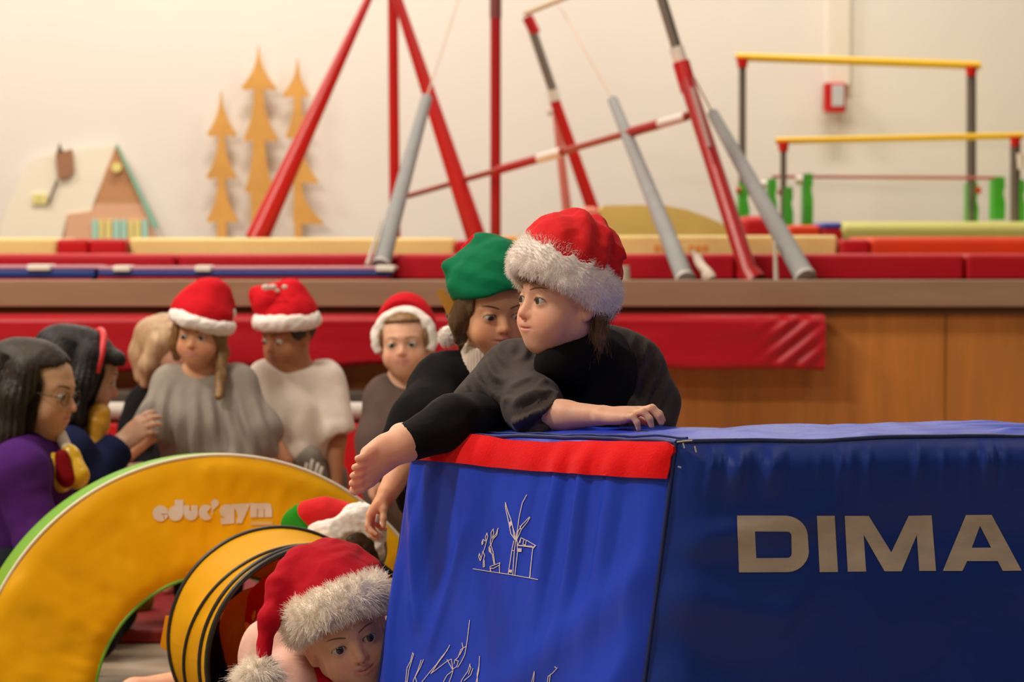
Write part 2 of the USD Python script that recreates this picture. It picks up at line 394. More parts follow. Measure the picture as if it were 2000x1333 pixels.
def hand(S, wrist, R, thumb_side=1, curl=(25, 30, 30, 30), bend=(1, 1.1, .8), spread=6, thumb=(35, 25, 20), sc=1.0, wrist_r=.0185, H=CHILD_HAND, thumb_drop=25):
    """R columns: towards the thumb, along the fingers, out of the back of the hand"""
    X, Y, Z = R.T; W = np.asarray(wrist, float); g = lambda x, y, z: W + (X * x + Y * y + Z * z) * sc
    r = H['r'] * sc; kn = []
    for i in range(4):
        x = (1.5 - i) * H['w']; y = H['palm'] * (1, 1.04, .99, .90)[i]; z = (.001, .003, .002, -.001)[i]
        kn.append((x, y, z)); S.rc(g(x * .55, .004, 0), g(x, y, z), wrist_r * .62 * 1.0, r * 1.22, .010)
    S.el(g(.002, H['palm'] * .55, -.003), (H['w'] * 2.1 * sc, H['palm'] * .48 * sc, .0115 * sc), np.stack([X, Y, Z], 1), .008)
    for i in range(4):
        x, y, z = kn[i]; p = g(x, y, z); ang = 0; sp = math.radians((1.5 - i) * spread); rr = r * (1, 1.03, 1, .88)[i]
        for j in range(3):
            ang += math.radians(curl[i] * bend[j])
            dirv = (Y * math.cos(sp) + X * math.sin(sp)) * math.cos(ang) - Z * math.sin(ang)
            q = p + dirv * H['f'][i][j] * sc * 1.08; r2 = rr * (.93, .9, .86)[j]
            S.rc(p, q, rr, r2, .0035); p, rr = q, r2
    t = g(.014, .014, -.004); S.rc(g(.006, .006, -.002), t, r * 1.5, r * 1.35, .008)
    a0, a1, a2 = map(math.radians, thumb); dr = math.radians(thumb_drop); ang = a0
    for j, (ln, ra, rb) in enumerate([(.025, 1.35, 1.12), (.020, 1.12, 1.0), (.016, 1.0, .80)]):
        dv = unit(Y * math.cos(ang) + X * math.sin(ang) - Z * math.sin(dr)); q = t + dv * ln * sc
        S.rc(t, q, r * ra, r * rb, .005); t = q; ang -= a1 if j == 0 else a2
    return S
def hframe(Y, Z, side):
    """hand frame: fingers along Y, back of the hand towards Z"""
    Y = unit(Y); Z = np.asarray(Z, float); Z = unit(Z - Y * (Z @ Y)); X = np.cross(Y, Z); return np.stack([X if side == 'L' else -X, Y, Z], 1)
def rotm(X, Y):
    Y = unit(Y); X = np.asarray(X, float); X = unit(X - Y * (X @ Y)); return np.stack([X, Y, np.cross(X, Y)], 1)
def skin_mat(): return mat('skin', (1, 1, 1), .52, .28, attr=True, subsurf=.25, noise=.05, nscale=60)
def cloth(name, col, rough=.85, **k): return mat(name, col, rough, k.pop('spec', .06), noise=k.pop('noise', .08), nscale=k.pop('nscale', 18), bump=k.pop('bump', .25), bscale=k.pop('bscale', 700), bdist=.0015, sheen=k.pop('sheen', 0) * .08, **k)
def folds(m, amp, freq, seed=0, stretch=(1, 1, 1), ridge=True):
    v = m.vertices * freq * np.asarray(stretch); n = meshkit.fbm(v, 3, seed)
    a = (1 - np.abs(2 * n - 1) * 2.2) if ridge else (n - .5) * 2
    return push(m, amp * a)
FUR = None
def fur_ring(name, parent, head, tilt, R0, tubeh, tubew, m, strands=0, length=.010, seed=1, lum=.01, clump=2.2, cz=.035, cf=-.008, squash=1.0, nu=160, nv=36, width=.0006, dz=None):
    """hat brim: ring round the head. tilt (pitch, roll) of its plane in degrees; R0 = (side, front) radii in head units"""
    u = np.arange(nu) / nu * 2 * np.pi; v = np.arange(nv) / nv * 2 * np.pi
    U, W = np.meshgrid(u, v, indexing='ij')
    def ring(U, W, extra=0):
        tw, th = (tubew + extra), (tubeh + extra)
        z = th * np.sin(W); rr = tw * np.cos(W)
        if dz is not None: z = z + dz(U)
        L = np.stack([(R0[0] + rr) * np.sin(U), (R0[1] + rr) * np.cos(U), z], -1)
        p, r = map(math.radians, tilt)
        Rx = np.array([[1, 0, 0], [0, math.cos(p), -math.sin(p)], [0, math.sin(p), math.cos(p)]]); Ry = np.array([[math.cos(r), 0, math.sin(r)], [0, 1, 0], [-math.sin(r), 0, math.cos(r)]])
        return head.wv((L @ (Ry @ Rx).T + V(0, cf, cz)).reshape(-1, 3))
    pts = ring(U, W); n0 = ring(U, W, .01) - pts; n0 /= np.linalg.norm(n0, axis=1, keepdims=True)
    pts = pts + n0 * ((meshkit.fbm(pts * 55, 3, seed) - .5) * lum * 2.2)[:, None]
    msh = trimesh.Trimesh(pts, np.vstack([(q := grid_faces(nu, nv, True, True))[:, [0, 1, 2]], q[:, [0, 2, 3]]]), process=False)
    if msh.volume < 0: msh.faces = msh.faces[:, ::-1]
    b = obj(name, msh, m, parent, True)
    if strands:
        rg = np.random.default_rng(seed); uu = rg.random(strands) * 2 * np.pi; ww = rg.random(strands) * 2 * np.pi
        iu = (uu / (2 * np.pi) * nu).astype(int) % nu; iv = (ww / (2 * np.pi) * nv).astype(int) % nv; k = iu * nv + iv
        root = pts[k] + rg.normal(0, .0008, (strands, 3)); nn = n0[k]
        tang = ring(uu, ww + .3) - ring(uu, ww); tang /= np.linalg.norm(tang, axis=1, keepdims=True)
        cl = meshkit.noise(root * 90, seed + 5) - .5; cl2 = meshkit.noise(root * 90, seed + 9) - .5
        side = np.cross(nn, tang)
        dirv = nn * .75 + tang * (cl * clump)[:, None] + side * (cl2 * clump)[:, None] + rg.normal(0, .22, (strands, 3)); dirv /= np.linalg.norm(dirv, axis=1, keepdims=True)
        bend = tang * (cl2 * 1.5)[:, None] + rg.normal(0, .2, (strands, 3)) + V(0, 0, -.35)
        L = (length * (.5 + .8 * rg.random(strands)) * head.s)[:, None]
        t = np.linspace(0, 1, 4)
        cp = np.stack([root + dirv * L * a + bend * L * .45 * a * a for a in t], 1)
        curves('fur_strands', cp, width, m, b)
    return b
def fur_ball(name, c, r, m, parent, strands=0, length=.01, seed=3, width=.0006, squash=(1, 1, 1)):
    s = trimesh.creation.icosphere(4, 1.0); n = s.vertices.copy()
    s.vertices = c + n * squash * (r * (1 + .28 * (meshkit.fbm(n * 2.2 + seed, 3, seed) - .5)))[:, None]
    b = obj(name, s, m, parent, True)
    if strands:
        rg = np.random.default_rng(seed); d = rg.normal(0, 1, (strands, 3)); d /= np.linalg.norm(d, axis=1, keepdims=True)
        root = c + d * squash * r * .95; b1 = meshkit.noise(d * 4, seed)[:, None] - .5
        dv = d + rg.normal(0, .25, (strands, 3)) + b1 * V(1, .5, -1); L = (length * (.5 + .8 * rg.random(strands)))[:, None]
        t = np.linspace(0, 1, 4); cp = np.stack([root + dv * L * a + V(0, 0, -.5) * L * a * a for a in t], 1)
        curves('fur_strands', cp, width, m, b)
    return b
# ---------------------------------------------------------------- the hall
M_wall = mat('cream_wall_paint', (.82, .77, .70), .55, .4, noise=.03, nscale=.6)
M_side = mat('hall_wall_paint', (.26, .23, .20), .7, .3, noise=.04, nscale=.8)
M_ceil = mat('ceiling_paint', (.42, .39, .35), .8, .2, noise=.03, nscale=2)
M_floor = mat('beige_linoleum', (.48, .38, .28), .45, .4, noise=.08, nscale=3)
M_ply = mat('varnished_plywood', (.46, .17, .032), .5, .4, noise=.22, nscale=3.0, stretch=(3.2, 3.2, .35))
M_edge = mat('stage_edge_wood', (.30, .185, .11), .55, .4, noise=.10, nscale=4, stretch=(.5, 1, 4))
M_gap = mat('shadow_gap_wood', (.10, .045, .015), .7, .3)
def vinyl(name, c, r=.42, spec=.3): return mat(name, c, r, spec, noise=.06, nscale=3, bump=.12, bscale=22, bdist=.01)
M_red = vinyl('red_vinyl', (.52, .008, .012)); M_dred = vinyl('dark_red_vinyl', (.48, .004, .014), .5)
M_yel = vinyl('yellow_vinyl', (.86, .70, .28)); M_olive = vinyl('ochre_vinyl', (.72, .54, .17)); M_blue_m = vinyl('blue_mat_vinyl', (.02, .04, .22))
M_lime = vinyl('lime_yellow_vinyl', (.60, .60, .18)); M_orange = vinyl('orange_red_vinyl', (.75, .06, .015)); M_pink = vinyl('faded_red_vinyl', (.72, .22, .17))
M_amber = vinyl('amber_vinyl', (.80, .34, .03))
M_redpaint = mat('red_paint', (.56, .012, .010), .28, .5); M_redpaint2 = mat('deep_red_paint', (.40, .010, .012), .3, .5)
M_steel = mat('brushed_steel', (.34, .32, .28), .32, .5, metal=.8); M_white = mat('white_plastic', (.80, .76, .68), .4, .5)
M_grey = mat('grey_foam_sleeve', (.32, .33, .33), .75, .3, noise=.06, nscale=12)
M_rope = mat('pale_cable', (.62, .45, .34), .6, .3)

struct('floor', boxm(-9, 9, -6, 14, -.1, 0), M_floor, 'beige gym floor seen through the arch')
struct('wall_back', boxm(-9, 9, 14, 14.2, -.1, 6), M_wall, 'cream painted wall behind the stage')
struct('wall_left', boxm(-9.2, -9, -6, 14.2, -.1, 6), M_side, 'plain hall wall on the left')
struct('wall_right', boxm(9, 9.2, -6, 14.2, -.1, 6), M_side, 'plain hall wall on the right')
struct('wall_front', boxm(-9.2, 9.2, -6.2, -6, -.1, 6), M_side, 'plain hall wall behind the camera')
struct('ceiling', boxm(-9.2, 9.2, -6.2, 14.2, 6, 6.1), M_ceil, 'plain hall ceiling')
# stage
st = struct('stage', boxm(-9, 9, 9.06, 14, 0, 1.0), M_gap, 'wooden stage across the back of the hall')
for i in range(-5, 5):
    x = P(1846, 700, 9.03)[0] + i * 1.25
    obj('front_panel', boxm(max(x, -8.99) + .002, min(x + 1.25, 8.99) - .002, 9.02, 9.065, .0, .895, .002), M_ply, st, 20)
struct('trim_1', boxm(-9, 9, 8.97, 9.07, P(0, 600, 8.97)[2], 1.012, .006), M_edge, 'brown wooden edge board along the top of the stage front', 20)
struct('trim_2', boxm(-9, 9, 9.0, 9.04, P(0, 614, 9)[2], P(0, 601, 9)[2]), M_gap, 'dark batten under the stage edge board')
# cable duct and call point on the back wall
def pxbox(x0, x1, y0, y1, d, depth, r=.012):
    a, b = P(x0, y1, d), P(x1, y0, d); return boxm(a[0], b[0], d, d + depth, a[2], b[2], r)
struct('trim_3', pxbox(1621, 1662, -160, 166, 13.95, .05, .004), mat('duct_paint', (.84, .77, .66), .5), 'cream cable duct running down the back wall')
t = thing('fire_alarm', 'small red call point box on the cream wall under the cable duct', 'fire alarm')
obj('case', pxbox(1610, 1653, 161, 219, 13.86, .09, .012), M_redpaint, t)
obj('front_plate', pxbox(1625, 1649, 166, 208, 13.845, .02, .004), mat('grey_label', (.55, .55, .56), .4), t)
obj('lower_rim', pxbox(1612, 1651, 210, 219, 13.84, .03, .004), M_redpaint, t)

# ---- wall decorations: plywood fir trees and a painted chalet
M_tree = mat('ochre_painted_plywood', (.70, .36, .085), .6, .3, noise=.12, nscale=5)
def fir(tiers, name, label):
    """tiers: (y of tip, y of skirt, half width left, right, trunk half width below), picture units at the wall"""
    cx, y0, rows, yb = tiers; d = 13.9; k = d / FPX; o = P(cx, yb, d)
    L, R = [(0, (yb - y0) * k)], []
    pr = 1.5
    for (ysk, hl, hr, tw) in rows:
        z1 = (yb - ysk) * k; zt = L[-1][1]
        for s in np.linspace(0, 1, 9)[1:]:
            w = pr + (1 - (1 - s ** 1.9) ** 1) * (1)            # concave flare
            a = s ** 2.3
            L.append((-(pr + (hl - pr) * a) * k, zt + (z1 - zt) * s)); R.append(((pr + (hr - pr) * a) * k, zt + (z1 - zt) * s))
        L.append((-(hl - 4) * k, z1 - 5 * k)); R.append(((hr - 4) * k, z1 - 5 * k))
        L.append((-tw * k, z1 - 3 * k)); R.append((tw * k, z1 - 3 * k)); pr = tw
    L.append((-pr * k, -.25)); R.append((pr * k, -.25))
    poly = Polygon(L + R[::-1]).buffer(0)
    tr = tag(obj(name, prism(poly, .03, (o + V(0, .03, 0), (1, 0, 0), (0, 0, 1))), M_tree, None, 20), label, 'tree cutout', 'plywood fir trees on the wall')
    return tr
fir((433, 178, [(262, 28, 29, 6), (345, 30, 29, 7), (430, 30, 32, 9)], 462), 'fir_tree_cutout', 'ochre plywood fir tree cutout, shortest of three, nearest the painted chalet')
fir((506, 90, [(172, 34, 34, 9), (272, 30, 38, 12), (372, 28, 30, 16)], 462), 'fir_tree_cutout', 'ochre plywood fir tree cutout, tallest and middle of three on the wall')
fir((582, 115, [(186, 30, 22, 7), (266, 24, 26, 8), (354, 20, 40, 8), (434, 10, 50, 7)], 462), 'fir_tree_cutout', 'ochre plywood fir tree cutout partly behind the slanting red pole')
t = thing('chalet_cutout', 'painted chalet panel with cream roof and pink gable on the back wall', 'house cutout')
def wallpoly(name, pts, m, d, th=.012, parent=t):
    k = d / FPX; o = P(0, 462, d)
    obj(name, prism(Polygon([(x * k, (462 - y) * k) for x, y in pts]), th, (o + V(0, th, 0), (1, 0, 0), (0, 0, 1))), m, parent, 20)
wallpoly('roof', [(-8, 500), (2, 440), (20, 395), (50, 330), (62, 312), (108, 303), (150, 294), (215, 285), (228, 284), (190, 380), (178, 412), (152, 416), (132, 418), (120, 470), (120, 500)], mat('cream_board', (.90, .84, .68), .6), 13.94)
wallpoly('gable', [(228, 284), (278, 398), (186, 398), (205, 340)], mat('brown_board', (.55, .27, .12), .6), 13.93)
wallpoly('wall', [(186, 398), (278, 398), (304, 462), (304, 500), (120, 500), (132, 418), (152, 416), (178, 412)], mat('salmon_board', (.74, .42, .26), .6), 13.93)
wallpoly('verge', [(226, 282), (232, 284), (308, 440), (306, 449), (300, 446)], mat('green_board', (.22, .52, .38), .6), 13.91)
wallpoly('chimney', [(109, 300), (142, 292), (146, 336), (131, 348), (114, 350)], mat('chimney_board', (.36, .17, .085), .6), 13.915)
wallpoly('chimney_pot', [(112, 299), (117, 280), (124, 297)], mat('dark_board', (.12, .06, .03), .6), 13.912)
k = 13.91 / FPX; q = P(228, 327, 13.9)
obj('round_window', trimesh.creation.cylinder(9.5 * k, .02, sections=32, transform=trimesh.transformations.rotation_matrix(np.pi / 2, (1, 0, 0), (0, 0, 0)) ).apply_translation(q), mat('yellow_pane', (.80, .72, .25), .5), t, 20)
for x0, x1, w in [(180, 191, 's'), (193, 202, 'p'), (206, 217, 'p'), (221, 233, 's'), (236, 247, 's'), (251, 260, 'p'), (263, 274, 'p'), (277, 288, 's')]:
    wallpoly('shutter' if w == 's' else 'window_pane', [(x0, 430), (x1, 430), (x1, 480), (x0, 480)], mat('turquoise_board', (.36, .70, .58), .6) if w == 's' else mat('yellow_pane', (.80, .72, .25), .5), 13.915)
for x0 in (64, 79):
    wallpoly('window_pane', [(x0, 380), (x0 + 12, 380), (x0 + 12, 399), (x0, 399)], mat('yellow_pane', (.8, .72, .25), .5), 13.925)
wallpoly('dormer_edge', [(92, 398), (110, 352), (113, 353), (97, 398)], mat('dark_board', (.12, .06, .03), .6), 13.92)

# ---- mats on the stage
def gmat(label, x0, x1, y0, y1, d, depth, m, r=.018, group=None, name='gym_mat'):
    if d > 9.4 and not label.startswith('small blue'): y1 = 480 + .1395 * FPX / d                 # down to the stage floor
    return tag(obj(name, pxbox(x0, x1, y0, y1, d, depth, r), m, None, 40), label, 'mat', group)
Z = 'red mats along the stage edge'
gmat('long dark red mat on the stage behind the folded blue mats, far left', -420, 344, 497, 549, 9.45, .93, M_dred, group=Z)
gmat('long dark red mat on the stage below the slanting red pole', 347, 770, 497, 549, 9.45, .93, M_dred, group=Z)
gmat('red mat on the stage behind the two children at the block', 772, 1436, 497, 549, 9.45, .93, M_dred, group=Z)
gmat('red mat on the stage under the grey padded leg at right', 1438, 1884, 497, 549, 9.45, .93, M_dred, group=Z)
gmat('red mat at the far right end of the stage', 1887, 2500, 497, 549, 9.45, .93, M_dred, group=Z)
Z = 'yellow mats on the stage'
gmat('yellow mat under the painted chalet, left of two red blocks', -420, 110, 465, 500, 10.5, .55, M_yel, group=Z)
gmat('short red mat left one of two set between yellow mats', 111, 172, 467, 490, 10.42, .5, M_red)
gmat('short red mat right one of two set between yellow mats', 174, 245, 467, 490, 10.42, .5, M_red)
gmat('long yellow mat below the plywood fir trees', 252, 888, 465, 500, 10.5, .55, M_yel, group=Z)
gmat('short red mat above the green elf hat', 889, 938, 470, 497, 10.42, .5, M_red)
gmat('amber mat seen between the green hat and the santa hat', 939, 1040, 462, 499, 10.5, .55, M_amber)
ym = gmat('long pale yellow mat with faint orange print below the rounded mat', 1042, 1636, 460, 500, 10.5, .55, M_yel, group=Z)
M_oprint = mat('orange_print', (.80, .36, .08), .5)
for i, (x0, x1) in enumerate([(1278, 1288), (1291, 1303), (1306, 1316), (1345, 1356), (1359, 1369), (1372, 1383)]):
    obj('faded_print', pxbox(x0, x1, 479, 492, 10.497, .004, .001), M_oprint, ym)
gmat('small red block right of the printed yellow mat', 1643, 1700, 468, 500, 10.42, .5, M_dred)
gmat('bright orange red mat at right behind the red stage mats', 1700, 2500, 463, 499, 10.42, .8, M_orange, .03)
gmat('lime yellow padded mat under the small green bars', 1636, 2500, 433, 470, 11.9, 1.6, M_lime, .05)
# red, orange and blue soft blocks
gmat('crumpled red pad beside the tall red upright', 1446, 1512, 422, 462, 11.6, .5, M_red, .04, name='soft_block')
gmat('orange red soft block right of the grey padded leg', 1540, 1603, 440, 462, 11.5, .5, M_orange, .02, name='soft_block')
gmat('small blue soft block lying on a red one', 1606, 1646, 435, 447, 11.5, .4, mat('blue_block', (.05, .08, .42), .45), .015, name='soft_block')
gmat('small dark red soft block under the blue one', 1606, 1646, 447, 462, 11.5, .4, M_dred, .015, name='soft_block')
# rounded ochre mat with a faded red end
d = 11.4; k = d / FPX; o = P(0, 470, d)
prof = [(1172, 537), (1172, 408), (1180, 402), (1240, 401), (1300, 402), (1340, 410), (1380, 424), (1415, 440), (1450, 462), (1450, 537)]
t = thing('rounded_mat', 'ochre rounded foam mat with a faded red end on the stage', 'mat')
obj('body', prism(Polygon([(x * k, (470 - y) * k) for x, y in prof]), .7, (o + V(0, .7, 0), (1, 0, 0), (0, 0, 1))), M_olive, t)
obj('end_piece', boxm(P(1134, 0, d)[0], P(1171, 0, d)[0], d, d + .68, 1.0, P(0, 404, d)[2], .03), M_pink, t)
# folded blue mats lying on the stage edge, with pale tags
def bluemat(label, x0, x1, y0, y1, tags, red):
    t = thing('folded_mat', label, 'mat', 'blue mats on the stage edge'); d = 9.08
    obj('blue_layer', pxbox(x0, x1, y0 + 6, y1, d, .20, .010), M_blue_m, t)
    obj('top_layer', pxbox(x0, x1 + 8, y0 - 2, y0 + 6, d + .01, .18, .008), mat('faded_pink_vinyl', (.46, .20, .26), .35), t)
    for a, b in tags: obj('pale_tag', pxbox(a, b, y0 - 4, y0 + 8, d - .012, .12, .006), M_white, t)
    if red: obj('red_layer', pxbox(x0, x1 - 6, y1, y1 + 6, d + .004, .19, .004), M_dred, t)
bluemat('thicker blue mat with a red underside on the stage edge, far left', -300, 186, 521, 544, [(52, 98)], True)
bluemat('thin long blue mat with pale tags on the stage edge', 190, 766, 523, 541, [(220, 254), (380, 412), (734, 770)], True)

# red padding on the stage front
S = Soft(); x0, x1 = P(-500, 0, 8.9)[0], P(1612, 0, 8.9)[0]; zt, zb = P(0, 615, 8.85)[2], P(0, 717, 8.85)[2]
nx, nz = 420, 40
per = []
yy, zz = 8.86, None
ring = [(8.99, zt - .012), (8.97, zt), (8.90, zt), (8.872, zt - .006), (8.86, zt - .022)] + [(8.86, zt - .022 - (zt - zb - .035) * s) for s in np.linspace(.06, 1, 16)] + [(8.868, zb), (8.90, zb - .004), (8.99, zb)]
ring = np.array(ring); X = np.linspace(x0, x1, nx)
g = np.stack([np.repeat(X[:, None], len(ring), 1), np.tile(ring[:, 0], (nx, 1)), np.tile(ring[:, 1], (nx, 1))], -1)
wv = meshkit.fbm(np.stack([g[..., 0] * 1.1, g[..., 2] * 6, g[..., 0] * 0 + 1], -1), 3, 4) - .5
diag = np.exp(-((g[..., 0] - x1 + .11) / .09) ** 2) * np.sin((g[..., 0] * .8 - g[..., 2]) * 95) * .010
fr = (g[..., 1] < 8.88)
g[..., 1] -= fr * (wv * .035 + diag); g[..., 2] += (g[..., 2] < zb + .02) * (meshkit.fbm(np.stack([g[..., 0] * 2.2, g[..., 0] * 0, g[..., 0] * 0], -1), 2, 9) - .6) * .05
q = grid_faces(nx, len(ring)); c = [np.arange(len(ring)), (nx - 1) * len(ring) + np.arange(len(ring))]
f = np.vstack([q[:, [0, 1, 2]], q[:, [0, 2, 3]]]); vv = g.reshape(-1, 3)
caps = []
for e, (ids, rev) in enumerate(((c[0], False), (c[1], True))):
    m_ = len(vv); vv = np.vstack([vv, vv[ids].mean(0)]); tri = np.stack([ids, np.roll(ids, -1), np.full(len(ids), m_)], 1); caps.append(tri[:, ::-1] if rev else tri)
pm = trimesh.Trimesh(vv, np.vstack([f] + caps), process=False); pm.fix_normals()
tag(obj('edge_pad', pm, vinyl('red_pad_vinyl', (.42, .003, .012), .40, .35), None, 50), 'long red vinyl pad fixed along the wooden stage front', 'pad')
# rail and red panel below
t = thing('bench', 'pale rail on a red panel standing along the stage front behind the children', 'bench')
xr0, xr1 = P(-300, 0, 8.6)[0], P(960, 0, 8.6)[0]
obj('rail', tube([V(xr0, 8.6, P(0, 803, 8.6)[2]), V(xr1, 8.6, P(0, 803, 8.6)[2])], .031, 24), mat('pale_rail', (.52, .48, .42), .35), t)
obj('red_panel', boxm(xr0, xr1, 8.58, 8.66, .06, P(0, 826, 8.6)[2], .012), M_red, t)
obj('shelf_board', boxm(xr0, xr1, 8.70, 8.9, P(0, 786, 8.75)[2], P(0, 766, 8.75)[2], .004), mat('dark_shelf', (.07, .055, .04), .6), t)
for x in np.linspace(xr0 + .1, xr1 - .1, 5): obj('post', tube([V(x, 8.64, 0), V(x, 8.64, P(0, 803, 8.6)[2])], .022, 16), mat('pale_rail', (.5, .46, .4), .35), t)
gmat_floor = tag(obj('floor_mat', boxm(-3.2, .45, 6.87, 8.5, 0, .045, .015), vinyl('floor_mat_red', (.26, .02, .02), .5), None, 40), 'dark red floor mat the standing children stand on', 'mat')

# ---- gymnastic apparatus
def T(a, b, wa, wb=None, n=20, mid=3):
    """round bar between two seen points (px, py, depth) of the given seen widths"""
    wb = wa if wb is None else wb; s = np.linspace(0, 1, mid)[:, None]
    A, B_ = P(*a), P(*b); return tube(A + (B_ - A) * s, (wa * a[2] / FPX * (1 - s) + wb * b[2] / FPX * s).ravel() / 2, n)
def lerp(a, b, s): return (a[0] + (b[0] - a[0]) * s, a[1] + (b[1] - a[1]) * s, 1 / ((1 - s) / a[2] + s / b[2]))
deck = lambda px, py, d: (px, 480 + (1.14 - 1.0) * FPX / d, d)
t = thing('trestle_frame', 'red three legged steel frame with one upright pole, left of centre', 'gym frame')
obj('leg', T((724, -12, 11.4), (500, 470, 11.2), 15, 46), M_redpaint, t)
obj('leg', T((765, -260, 11.5), (772, 520, 11.5), 19, 22), M_redpaint, t)
obj('leg', T((738, -120, 11.4), (932, 470, 11.3), 13, 40), M_redpaint, t)
obj('top_joint', T((722, -20, 11.4), (745, -60, 11.4), 18, 18), M_redpaint, t)
t = thing('upright_post', 'dark red vertical steel post behind the green elf hat', 'gym post')
obj('post', T((968, -300, 11.2), (968, 535, 11.2), 21), M_redpaint2, t)
obj('sleeve', T((968, -60, 11.2), (968, 36, 11.2), 23), mat('worn_red_sleeve', (.22, .06, .06), .4), t)
t = thing('bar_apparatus', 'red and steel asymmetric bars with a low slanting rail across the stage', 'gym bars')
lo = ((790, 385, 11.8), (1345, 226, 9.75))
obj('low_bar', T(lerp(*lo, 0), lerp(*lo, 1), 10, 15), mat('brown_red_bar', (.36, .045, .025), .35), t)
for s0, s1, w, m_ in [(.33, .56, 17, M_redpaint2), (.475, .555, 19, M_white), (.80, .90, 20, M_redpaint2), (.90, .99, 19, M_white)]:
    obj('sleeve' if m_ is M_redpaint2 else 'white_grip', T(lerp(*lo, s0), lerp(*lo, s1), w), m_, t)
hp = ((1287, -20, 9.8), (1330, 120, 9.8), (1465, 545, 9.25))
obj('inner_tube', T(hp[0], hp[1], 21), M_steel, t)
obj('clamp', T((1320, 92, 9.8), (1330, 122, 9.8), 28), M_white, t)
obj('clamp', T((1330, 122, 9.78), (1346, 178, 9.76), 34), M_redpaint, t)
obj('upright', T((1332, 130, 9.8), (1468, 552, 9.25), 30, 36), M_redpaint2, t)
obj('white_lettering', T((1352, 172, 9.62), (1386, 288, 9.47), 8), mat('faded_white_print', (.40, .24, .21), .5), t)
obj('foot', T((1462, 536, 9.27), (1474, 552, 9.25), 44, 50), M_redpaint2, t)
obj('inner_tube', T((1040, 60, 12.3), (1083, 186, 12.3), 18), M_steel, t)
obj('joint', T((1030, 33, 12.3), (1046, 66, 12.3), 22), M_redpaint, t)
obj('clamp', T((1079, 176, 12.3), (1085, 198, 12.3), 24), M_white, t)
obj('upright', T((1083, 196, 12.3), (1165, 430, 12.3), 21, 26), M_redpaint, t)
obj('upright', T((1085, 215, 12.5), (1120, 520, 12.5), 14, 22), M_pink, t)
obj('knob', T((1071, 218, 12.3), (1078, 220, 12.3), 15), M_white, t)
obj('high_bar', T((1026, 27, 12.3), (1240, -58, 10.2), 9, 9), mat('pale_wood', (.62, .40, .18), .4), t)
def guy(label, a, b, w0, w1, c0, extra=None):
    t = thing('padded_guy_wire', label, 'cable sleeve', 'grey padded cables of the bars')
    obj('sleeve', T(a, b, w0, w1, 20, 7), M_grey, t); obj('end_cap', T(lerp(a, b, .985), lerp(a, b, 1.0), w1 * 1.04), mat('pale_cap', (.55, .53, .5), .5), t)
    obj('cable', T(c0, a, 3.4, 3.4, 8), M_rope, t)
    if extra: obj('strap', T(*extra), mat('pale_strap', (.50, .44, .38), .7), t)
guy('grey padded cable sleeve standing on the blue mat left of centre', (833, 192, 10.2), (743, 521, 9.335), 22, 36, (908, -40, 11.6), ((745, 430, 9.5), (717, 518, 9.25), 4, 9))
guy('grey padded cable sleeve crossing the low bar, right of the santa hat', (1197, 196, 10.4), (1340, 549, 9.2), 20, 38, (1078, -15, 12.0), ((1352, 490, 9.25), (1378, 540, 9.2), 8, 12))
guy('grey padded cable sleeve with its end at the stage edge, rightmost', (1392, 222, 10.0), (1574, 545, 9.15), 22, 42, (1355, 150, 9.8), ((1513, 470, 9.25), (1516, 548, 9.2), 6, 10))
t = thing('rope_end', 'knotted pale rope lying on the stage edge beside a grey sleeve', 'rope')
obj('strand', tube(spline([P(1362, 500, 9.2), P(1372, 522, 9.15), P(1384, 534, 9.1), P(1390, 545, 9.08)], 12), .018, 12), mat('pale_rope', (.62, .53, .44), .8), t)
obj('knot', fs := trimesh.creation.icosphere(2, .026).apply_translation(P(1384, 540, 9.1)), mat('pale_rope', (.6, .5, .4), .8), t)
tag(obj('hook', tube([P(1214, 520, 9.2), P(1216, 548, 9.2)], .030, 14), mat('pale_rope', (.6, .5, .4), .8)), 'pale stub of strap on the red mat right of the santa hat', 'strap')
# children's bars: yellow rails, grey uprights, green feet
M_ybar = mat('yellow_bar_paint', (.86, .55, .02), .35); M_gpost = mat('grey_post_paint', (.16, .14, .12), .35, metal=.4); M_green = mat('green_plastic', (.06, .42, .03), .4)
def foot_px(t, x, y0, y1, d, w=20):
    k = d / FPX; o = P(x, y1, d); h = (y1 - y0); g_ = h - min(h, 78)
    q = h - g_; pts = [(-w * .45, h), (w * .45, h), (w * .5, g_ + q * .75), (w * .35, g_ + q * .6), (w * .55, g_ + q * .35), (w * .5, 0), (-w * .5, 0), (-w * .5, h * .9)]
    obj('green_foot', prism(Polygon([(a * k, b * k) for a, b in pts]), .12, (o + V(0, .1, 0), (1, 0, 0), (0, 0, 1))), M_green, t, 20)
t = thing('small_bar', 'taller children\'s bar with yellow rail and two grey uprights, at the back right', 'gym bar')
d = 12.9
obj('rail', T((1437, 111, d), (1915, 128, d), 16), M_ybar, t)
for x, y0, yb, w in ((1450, 118, 530, 14), (1897, 135, 435, 19)):
    obj('upright', T((x, y0, d), (x, yb, d), w), M_gpost, t); obj('corner_joint', T((x, y0 - 4, d - .02), (x, y0 + 14, d - .02), 23, 19), M_redpaint, t)
    foot_px(t, x + 2, 358, 530 if x < 1600 else 436, d, 20); obj('knob', T((x + (-12 if x < 1600 else 18), 372, d - .05), (x + (-4 if x < 1600 else 10), 372, d - .05), 13), M_redpaint, t)
t = thing('small_bar', 'lower children\'s bar with yellow rail at right, cut by the picture edge', 'gym bar')
d = 12.4
obj('rail', T((1515, 275, d), (2000, 265, d), 13), M_ybar, t)
